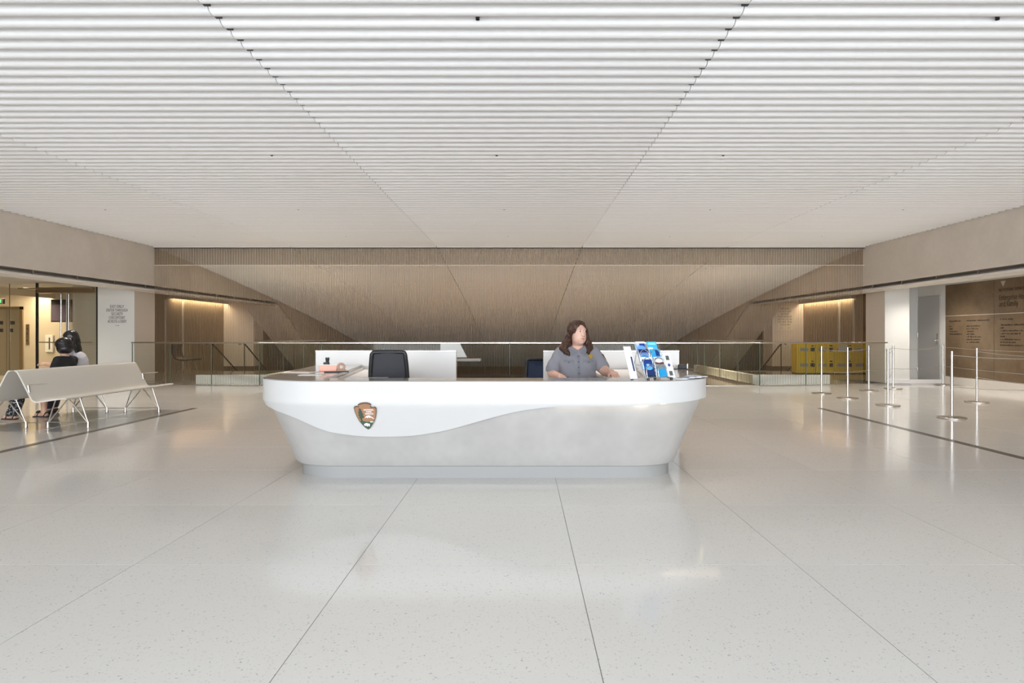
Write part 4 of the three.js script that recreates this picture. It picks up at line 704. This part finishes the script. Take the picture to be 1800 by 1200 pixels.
function faceParts(parent, c, yaw, pitch, irisCol, browCol, gaze = [0, 0], size = 1) {
  const h = new THREE.Matrix4().compose(V(...c), new THREE.Quaternion().setFromEuler(new THREE.Euler(pitch, yaw, 0, 'YXZ')), V(size, size, size)), P = g => g.applyMatrix4(h);
  for (const s of [-1, 1]) {
    const e = part('eye', P(new THREE.SphereGeometry(0.0122, 16, 12).scale(1, 0.75, 1).translate(s * 0.031, 0.0075, 0.0758)), mat([0.75, 0.73, 0.70], 0.2), parent);
    part('iris', P(new THREE.SphereGeometry(0.0066, 12, 10).scale(1, 1, 0.5).translate(s * 0.031 + gaze[0], 0.0075 + gaze[1], 0.0868)), mat(irisCol, 0.2), e);
    part('eyebrow', P(tube([[s * 0.014, 0.0265, 0.0905], [s * 0.031, 0.031, 0.087], [s * 0.047, 0.0255, 0.075]], 0.0026, 12, 6)), mat(browCol, 0.8), parent);
  }
  part('lips', P(mergeGeometries([tube([[-0.022, -0.0605, 0.082], [-0.008, -0.0565, 0.0925], [0, -0.058, 0.0935], [0.008, -0.0565, 0.0925], [0.022, -0.0605, 0.082]], 0.0032, 16, 6), tube([[-0.02, -0.0625, 0.083], [0, -0.0665, 0.0925], [0.02, -0.0625, 0.083]], 0.0038, 16, 6)])), mat([0.50, 0.22, 0.18], 0.45), parent);
}

// ---- the person behind the desk
{
  const o = thing('person', 'person with long brown hair in a grey uniform shirt seated behind the desk', 'person', [0.60, 0, -6.80]);
  const yaw = 0.50, hc = [0.0, 1.291, 0.03], HS = 1.10;
  const torso = blend([ell([0, 0.985, 0], [0.185, 0.15, 0.12]), ell([0, 0.80, 0.03], [0.205, 0.19, 0.165]), cap([-0.15, 1.078, -0.01], [0.15, 1.078, -0.01], 0.052, 0.052), ell([-0.088, 0.955, 0.075], [0.09, 0.08, 0.075]), ell([0.088, 0.955, 0.075], [0.09, 0.08, 0.075]), ell([0, 0.64, 0.02], [0.20, 0.14, 0.17])], 0.07);
  const neck = blend([cap([0, 1.06, -0.02], [0.004, 1.22, 0.005], 0.062, 0.056), cap([0, 1.20, 0.03], [0.01, 1.235, 0.05], 0.05, 0.045)], 0.03);
  const armR = chain([[-0.185, 1.055, -0.01, 0.062], [-0.265, 0.885, 0.0, 0.054], [-0.262, 0.845, 0.03, 0.05], [-0.20, 0.83, 0.22, 0.034]], 0.03), armL = chain([[0.185, 1.055, -0.01, 0.062], [0.262, 0.915, 0.03, 0.054], [0.285, 0.885, 0.08, 0.05], [0.335, 0.872, 0.245, 0.032]], 0.03);
  const hip = blend([cap([-0.09, 0.62, 0.0], [-0.13, 0.60, 0.42], 0.105, 0.075), cap([0.09, 0.62, 0.0], [0.13, 0.60, 0.42], 0.105, 0.075), cap([-0.13, 0.60, 0.42], [-0.13, 0.10, 0.36], 0.07, 0.045), cap([0.13, 0.60, 0.42], [0.13, 0.10, 0.36], 0.07, 0.045)], 0.05);
  const body = blend([torso, neck, armR, armL, hip], 0.025);
  const head = turned(sized(headField(0.004), HS), hc, yaw, -0.04), headN = (x, y, z) => smin(head(x, y, z), neck(x, y, z), 0.03);
  const hL = handField([0.335, 0.872, 0.245], [0.25, -0.12, 0.95], [0, 1, 0.1], 1.0, 0.75, -1), hR = handField([-0.20, 0.83, 0.22], [0.3, -0.1, 0.9], [0, 1, 0.1], 1.0, 0.5, 1);
  const sk = part('body', [nets(body, [-0.40, 0.03, -0.22], [0.40, 1.16, 0.56], 0.012), nets(headN, [-0.16, 1.11, -0.15], [0.18, 1.46, 0.19], 0.0035), nets((x, y, z) => smin(hL(x, y, z), armL(x, y, z), 0.02), [0.27, 0.80, 0.20], [0.47, 0.93, 0.44], 0.0035), nets((x, y, z) => smin(hR(x, y, z), armR(x, y, z), 0.02), [-0.28, 0.75, 0.18], [-0.04, 0.89, 0.42], 0.004)], skin([0.70, 0.43, 0.33]), o);
  faceParts(sk, hc, yaw, -0.04, [0.05, 0.04, 0.035], [0.20, 0.11, 0.07], [0.003, 0.0015], HS);
  // shirt with short sleeves
  const grey = mat([0.235, 0.235, 0.265], 0.85), seam = mat([0.20, 0.20, 0.23], 0.85);
  const fold = (x, y, z) => 0.0035 * Math.sin(y * 95 + x * 22 + Math.sin(x * 31) * 1.4) * Math.max(0, Math.min(1, (0.93 - y) * 9)) + 0.0022 * Math.sin(x * 60 + y * 40);
  const sleeves = blend([cap([-0.18, 1.06, -0.01], [-0.263, 0.905, 0.0], 0.076, 0.078), cap([0.18, 1.06, -0.01], [0.262, 0.92, 0.03], 0.076, 0.078)], 0.01);
  const cl = blend([torso, cap([-0.06, 1.09, -0.03], [0.06, 1.09, -0.03], 0.055, 0.055)], 0.04);
  const shirtF = (x, y, z) => { let d = smin(cl(x, y, z) - 0.014, sleeves(x, y, z), 0.03) - fold(x, y, z); d = Math.max(d, -(cap([0, 1.105, 0.01], [0, 1.24, 0.015], 0.060, 0.076)(x, y, z))); d = Math.max(d, -(cap([0, 1.09, 0.12], [0, 1.16, 0.11], 0.018, 0.075)(x, y, z))); const side = Math.abs(x) - 0.185; return Math.max(d, (side > 0 ? 0.875 + (x > 0 ? 0.015 : 0) - y : -1), 0.60 - y); };
  const shirt = part('shirt', nets(shirtF, [-0.40, 0.58, -0.22], [0.40, 1.17, 0.26], 0.008), grey, o);
  for (const s of [-1, 1]) {
part('collar', drape(shirtF, s < 0 ? -0.095 : 0.012, s < 0 ? -0.012 : 0.095, 1.035, 1.115, 0.010, 16, 16, (u, v) => { const q = s < 0 ? 1 - u : u; return v > 0.12 + (q < 0.62 ? (0.62 - q) * 0.75 : (q - 0.62) * 1.7) && v < 0.62 + q * 0.2 + (q > 0.25 ? 0.2 : 0); }), seam, shirt);
    part('pocket', drape(shirtF, s < 0 ? -0.155 : 0.05, s < 0 ? -0.05 : 0.155, 0.90, 1.0, 0.003, 10, 10), grey, shirt);
    const fl = part('pocket_flap', drape(shirtF, s < 0 ? -0.158 : 0.047, s < 0 ? -0.047 : 0.158, 0.968, 1.008, 0.0075, 12, 8, (u, v) => v > 0.28 || Math.abs(u - 0.5) < 0.16 + v * 0.8 && v > 0.02 + Math.abs(u - 0.5) * 0.7), seam, shirt);
    part('button', new THREE.SphereGeometry(0.0055, 10, 8).scale(1, 1, 0.5).translate(s * 0.1025, 0.982, surfZ(shirtF, s * 0.1025, 0.982) + 0.009), M.dark, fl);
  }
  const pl = part('placket', drape(shirtF, -0.016, 0.016, 0.70, 1.055, 0.003, 4, 30), seam, shirt);
  for (const y of [1.04, 0.985, 0.928, 0.865, 0.81]) part('button', new THREE.SphereGeometry(0.0058, 10, 8).scale(1, 1, 0.5).translate(0, y, surfZ(shirtF, 0, y) + 0.004), M.dark, pl);
  part('gold_badge', drape(shirtF, 0.108, 0.152, 1.018, 1.066, 0.007, 10, 10, (u, v) => Math.abs(u - 0.5) < 0.48 - Math.max(0, 0.45 - v) * 0.75 && v < 0.95 - Math.abs(u - 0.5) * 0.2), mat([0.80, 0.50, 0.06], 0.3, 0.8), shirt);
  part('sleeve_patch', new RoundedBoxGeometry(0.012, 0.075, 0.06, 2, 0.004).rotateZ(0.50).translate(0.286, 1.03, 0.01), mat([0.03, 0.02, 0.02], 0.7), shirt);
  part('trousers', nets((x, y, z) => Math.max(hip(x, y, z) - 0.012, y - 0.72), [-0.28, 0.03, -0.2], [0.28, 0.74, 0.56], 0.014), mat([0.03, 0.04, 0.035], 0.8), o);
  for (const s of [-1, 1]) part('shoe', nets(blend([cap([s * 0.13, 0.06, 0.34], [s * 0.135, 0.045, 0.50], 0.045, 0.04), cap([s * 0.13, 0.05, 0.34], [s * 0.13, 0.12, 0.35], 0.045, 0.045)], 0.02), [s * 0.13 - 0.07, -0.01, 0.26], [s * 0.13 + 0.07, 0.18, 0.57], 0.008), M.dark, o);
  // hair
  const q = new THREE.Quaternion().setFromEuler(new THREE.Euler(-0.04, yaw, 0, 'YXZ')), HW = (x, y, z) => V(x * HS, y * HS, z * HS).applyQuaternion(q).add(V(...hc)).toArray();
  const dome = turned(sized(cut(ell([0, 0.034, -0.018], [0.087, 0.092, 0.103]), blend([ell([0.004, -0.022, 0.088], [0.064, 0.098, 0.075]), ell([0, -0.09, 0.06], [0.07, 0.07, 0.08])], 0.03), 0.012), HS), hc, yaw, -0.04);
  const lockA = chain([[...HW(-0.05, 0.085, 0.03), 0.022], [...HW(-0.085, 0.02, 0.028), 0.027], [-0.098, 1.235, 0.02, 0.032], [-0.115, 1.17, 0.03, 0.042], [-0.15, 1.125, 0.05, 0.042], [-0.13, 1.09, 0.10, 0.03], [-0.10, 1.055, 0.12, 0.018]], 0.02);
  const lockB = chain([[...HW(0.045, 0.085, 0.03), 0.02], [...HW(0.084, 0.02, 0.012), 0.023], [0.10, 1.25, 0.0, 0.026], [0.108, 1.19, 0.02, 0.034], [0.128, 1.14, 0.05, 0.034], [0.112, 1.085, 0.11, 0.022]], 0.02);
  const backH = blend([ell([-0.01, 1.20, -0.07], [0.115, 0.12, 0.05]), cap([-0.08, 1.2, -0.04], [-0.15, 1.13, 0.0], 0.045, 0.05)], 0.03);
  const hairF = (x, y, z) => { const w = 0.0035 * Math.sin(x * 210 + Math.sin(y * 60) * 2.2 + z * 120) + 0.003 * Math.sin(y * 75 + x * 40); return smin(dome(x, y, z), smin(lockA(x, y, z), smin(lockB(x, y, z), backH(x, y, z), 0.02), 0.02), 0.02) - w * (y < 1.33 ? 1 : 0.5); };
  const hairTex = noiseTex(128, [24, 48], [96, 66, 48], 34, [1, 0.8, 0.7]);
  part('hair', metricUV(nets(hairF, [-0.22, 1.02, -0.16], [0.20, 1.45, 0.18], 0.0045), 5), mat([0.45, 0.40, 0.37], 0.55, 0, { map: hairTex }), o);
}

// ---- two people on the far side of the bench, seen from behind, facing away towards the elevator (local +z is the way they face)
{
  const flowers = canvasTex(256, 256, (c, w, h) => { c.fillStyle = '#0c0c10'; c.fillRect(0, 0, w, h); for (let i = 0; i < 240; i++) { c.fillStyle = ['#d8d8dc', '#9a9ca6', '#e8e8e8'][i % 3]; c.beginPath(); c.ellipse(rr(0, w), rr(0, h), rr(2, 8), rr(1.5, 4.5), rr(0, 3), 0, 7); c.fill(); } });
  function sitter(name, label, pos, turn, P) {
    const o = thing(name, label, 'person', pos, turn, null);
    const sy = 0.44, sh = 0.985 + P.up, lean = P.lean, hip = [[-0.08, sy + 0.10, 0], [0.08, sy + 0.10, 0]];
    const sp = [lean, sh];                                   // shoulders move forward by lean
    const torso = blend([ell([0, sy + 0.14, 0.0], [0.165, 0.13, 0.12]), ell([0, (sy + sh) / 2 + 0.05, lean * 0.45], [0.145, 0.20, 0.10]), cap([-0.13, sh - 0.035, lean], [0.13, sh - 0.035, lean], 0.05, 0.05)], 0.07);
    const nk = cap([0, sh - 0.03, lean], [P.hx, sh + 0.10, lean + 0.03], 0.05, 0.047);
    const legs = blend([-1, 1].map(s => { const f = s < 0 ? P.footA : P.footB; return chain([[s * 0.085, sy + 0.085, 0.02, 0.085], [(s < 0 ? P.kneeA : P.kneeB)[0], sy + 0.075, (s < 0 ? P.kneeA : P.kneeB)[1], 0.062], [((s < 0 ? P.kneeA : P.kneeB)[0] + f[0]) / 2, 0.28, ((s < 0 ? P.kneeA : P.kneeB)[1] + 0.02 + f[1]) / 2, 0.05], [f[0], 0.085, f[1], 0.036]], 0.03); }), 0.02);
    const arms = blend([-1, 1].map(s => chain([[s * 0.155, sh - 0.04, lean, 0.046], [s * 0.20, sh - 0.27, lean + 0.08, 0.038], [P.hands[0] + s * 0.045, P.hands[1], P.hands[2] - 0.09, 0.027]], 0.02)), 0.01);
    const hc = [P.hx, sh + 0.185, lean + 0.045], head = turned(headField(0), hc, P.yaw, P.pitch), hn = (x, y, z) => smin(head(x, y, z), nk(x, y, z), 0.03);
    const hands = [-1, 1].map(s => handField([P.hands[0] + s * 0.045, P.hands[1], P.hands[2] - 0.09], [-s * 0.2, 0.15, 1], [0, 1, 0], 0.92, 0.8, s));
    const feet = blend([-1, 1].map(s => { const f = s < 0 ? P.footA : P.footB; return blend([cap([f[0], 0.04, f[1] - 0.03], [f[0], 0.03, f[1] + 0.13], 0.034, 0.027), cap([f[0], 0.04, f[1] - 0.02], [f[0], 0.09, f[1]], 0.034, 0.036)], 0.02); }), 0.01);
    const body = blend([torso, nk, legs, arms, feet], 0.03);
    const sk = part('body', [nets(body, [-0.34, -0.01, -0.2], [0.48, sh + 0.12, 0.85], 0.013), nets(hn, [hc[0] - 0.13, hc[1] - 0.16, hc[2] - 0.13], [hc[0] + 0.13, hc[1] + 0.15, hc[2] + 0.14], 0.005), ...hands.map((f, i) => { const s = i ? 1 : -1, w = [P.hands[0] + s * 0.045, P.hands[1], P.hands[2] - 0.09]; return nets(f, [w[0] - 0.1, w[1] - 0.09, w[2] - 0.05], [w[0] + 0.1, w[1] + 0.1, w[2] + 0.17], 0.005); })], skin([0.62, 0.38, 0.27]), o);
    faceParts(sk, hc, P.yaw, P.pitch, [0.03, 0.02, 0.02], [0.02, 0.015, 0.012]);
    const slv = blend([-1, 1].map(s => chain([[s * 0.15, sh - 0.04, lean, 0.062], [s * 0.195, sh - 0.27, lean + 0.08, 0.052], ...(P.long ? [[P.hands[0] + s * 0.07, P.hands[1] + 0.02, P.hands[2] - 0.2, 0.042]] : [])], 0.02)), 0.01);
    const tf = (x, y, z) => Math.max(smin(torso(x, y, z) - 0.012, slv(x, y, z), 0.03) - 0.002 * Math.sin(y * 70 + x * 30), sy + 0.02 - y, -(nk(x, y, z) - 0.02 + (sh - 0.005 > y ? 1 : 0)));
    part('top', nets(tf, [-0.32, sy, -0.2], [0.32, sh + 0.06, 0.6], 0.010), P.top, o);
    const tr = (x, y, z) => Math.max(smin(legs(x, y, z) - 0.016 - P.flare * Math.max(0, 0.42 - y), ell([0, sy + 0.12, 0], [0.175, 0.10, 0.13])(x, y, z), 0.04), P.hem(x) - y, y - sy - 0.2);
    part('trousers', metricUV(nets(tr, [-0.34, 0.02, -0.2], [0.50, sy + 0.24, 0.76], 0.013), 3.2), P.bottom, o);
    P.hair(o, hc);
    for (const s of [-1, 1]) { const f = s < 0 ? P.footA : P.footB; if (P.sandal) { const shoe = part('sandal', [rbx(f[0] - 0.036, f[0] + 0.036, 0, 0.014, -(f[1] - 0.07), -(f[1] + 0.165), 0.006)], M.dark, o); part('strap', tube([[f[0] - 0.036, 0.012, f[1] + 0.09], [f[0] - 0.02, 0.058, f[1] + 0.08], [f[0] + 0.02, 0.058, f[1] + 0.08], [f[0] + 0.036, 0.012, f[1] + 0.09]], 0.008, 16, 6), M.dark, shoe); part('heel_strap', tube([[f[0] - 0.03, 0.02, f[1] - 0.02], [f[0] - 0.025, 0.07, f[1] - 0.055], [f[0] + 0.025, 0.07, f[1] - 0.055], [f[0] + 0.03, 0.02, f[1] - 0.02]], 0.010, 16, 6), M.dark, shoe); } else part('shoe', nets((x, y, z) => Math.max(feet(x, y, z) - 0.008, Math.abs(x - f[0]) - 0.06, y - 0.07), [f[0] - 0.07, -0.01, f[1] - 0.1], [f[0] + 0.07, 0.09, f[1] + 0.2], 0.009), M.dark, o); }
    return o;
  }
  const blackHair = mat([0.010, 0.009, 0.010], 0.32);
  const faceCut = ell([0, -0.03, 0.105], [0.066, 0.10, 0.07]);
  sitter('person', 'person with a black bob in a black top and patterned trousers on the bench', [-7.04, 0, -9.78], -Math.PI / 2 - 0.1, {
    up: -0.075, lean: 0.04, hx: 0.0, yaw: 0.1, pitch: 0.25, hands: [0.0, 0.60, 0.36], footA: [0.08, 0.33], footB: [0.38, 0.56], long: false, hem: x => x > 0.19 ? 0.05 : 0.27, flare: 0.10, kneeA: [-0.04, 0.42], kneeB: [0.27, 0.50], sandal: true,
    top: mat([0.008, 0.008, 0.009], 0.9), bottom: mat([1, 1, 1], 0.8, 0, { map: flowers }),
    hair: (o, hc) => { const f = turned(cut(blend([ell([0, 0.03, -0.02], [0.104, 0.100, 0.116]), ell([0, -0.05, -0.03], [0.118, 0.085, 0.112])], 0.03), faceCut, 0.015), hc, 0.1, 0.25); const g = clipY(f, hc[1] - 0.12, 3); part('hair', nets((x, y, z) => g(x, y, z) - 0.0012 * Math.sin(Math.atan2(x - hc[0], z - hc[2]) * 60), [hc[0] - 0.16, hc[1] - 0.15, hc[2] - 0.18], [hc[0] + 0.15, hc[1] + 0.16, hc[2] + 0.16], 0.005), blackHair, o); } });
  sitter('person', 'person with long straight black hair in a pale grey top on the bench', [-7.08, 0, -10.24], -Math.PI / 2 + 0.15, {
    up: 0.045, lean: 0.20, hx: -0.02, yaw: 0.35, pitch: 0.35, hands: [0.10, 0.80, 0.60], footA: [-0.10, 0.52], footB: [0.12, 0.50], long: false, hem: () => 0.09, flare: 0.0, kneeA: [-0.10, 0.42], kneeB: [0.10, 0.42], sandal: false,
    top: mat([0.56, 0.55, 0.60], 0.85), bottom: mat([0.03, 0.03, 0.04], 0.85),
    hair: (o, hc) => { const f = blend([turned(cut(ell([0, 0.03, -0.02], [0.092, 0.094, 0.108]), faceCut, 0.015), hc, 0.35, 0.35), ell([hc[0] + 0.0, hc[1] - 0.10, hc[2] - 0.09], [0.10, 0.16, 0.05]), ell([hc[0] + 0.02, hc[1] - 0.22, hc[2] - 0.135], [0.085, 0.13, 0.035])], 0.03); part('hair', nets((x, y, z) => f(x, y, z) - 0.0016 * Math.sin(x * 260), [hc[0] - 0.16, hc[1] - 0.38, hc[2] - 0.22], [hc[0] + 0.16, hc[1] + 0.15, hc[2] + 0.14], 0.006), blackHair, o); } });
}
renderer.render(scene, camera);
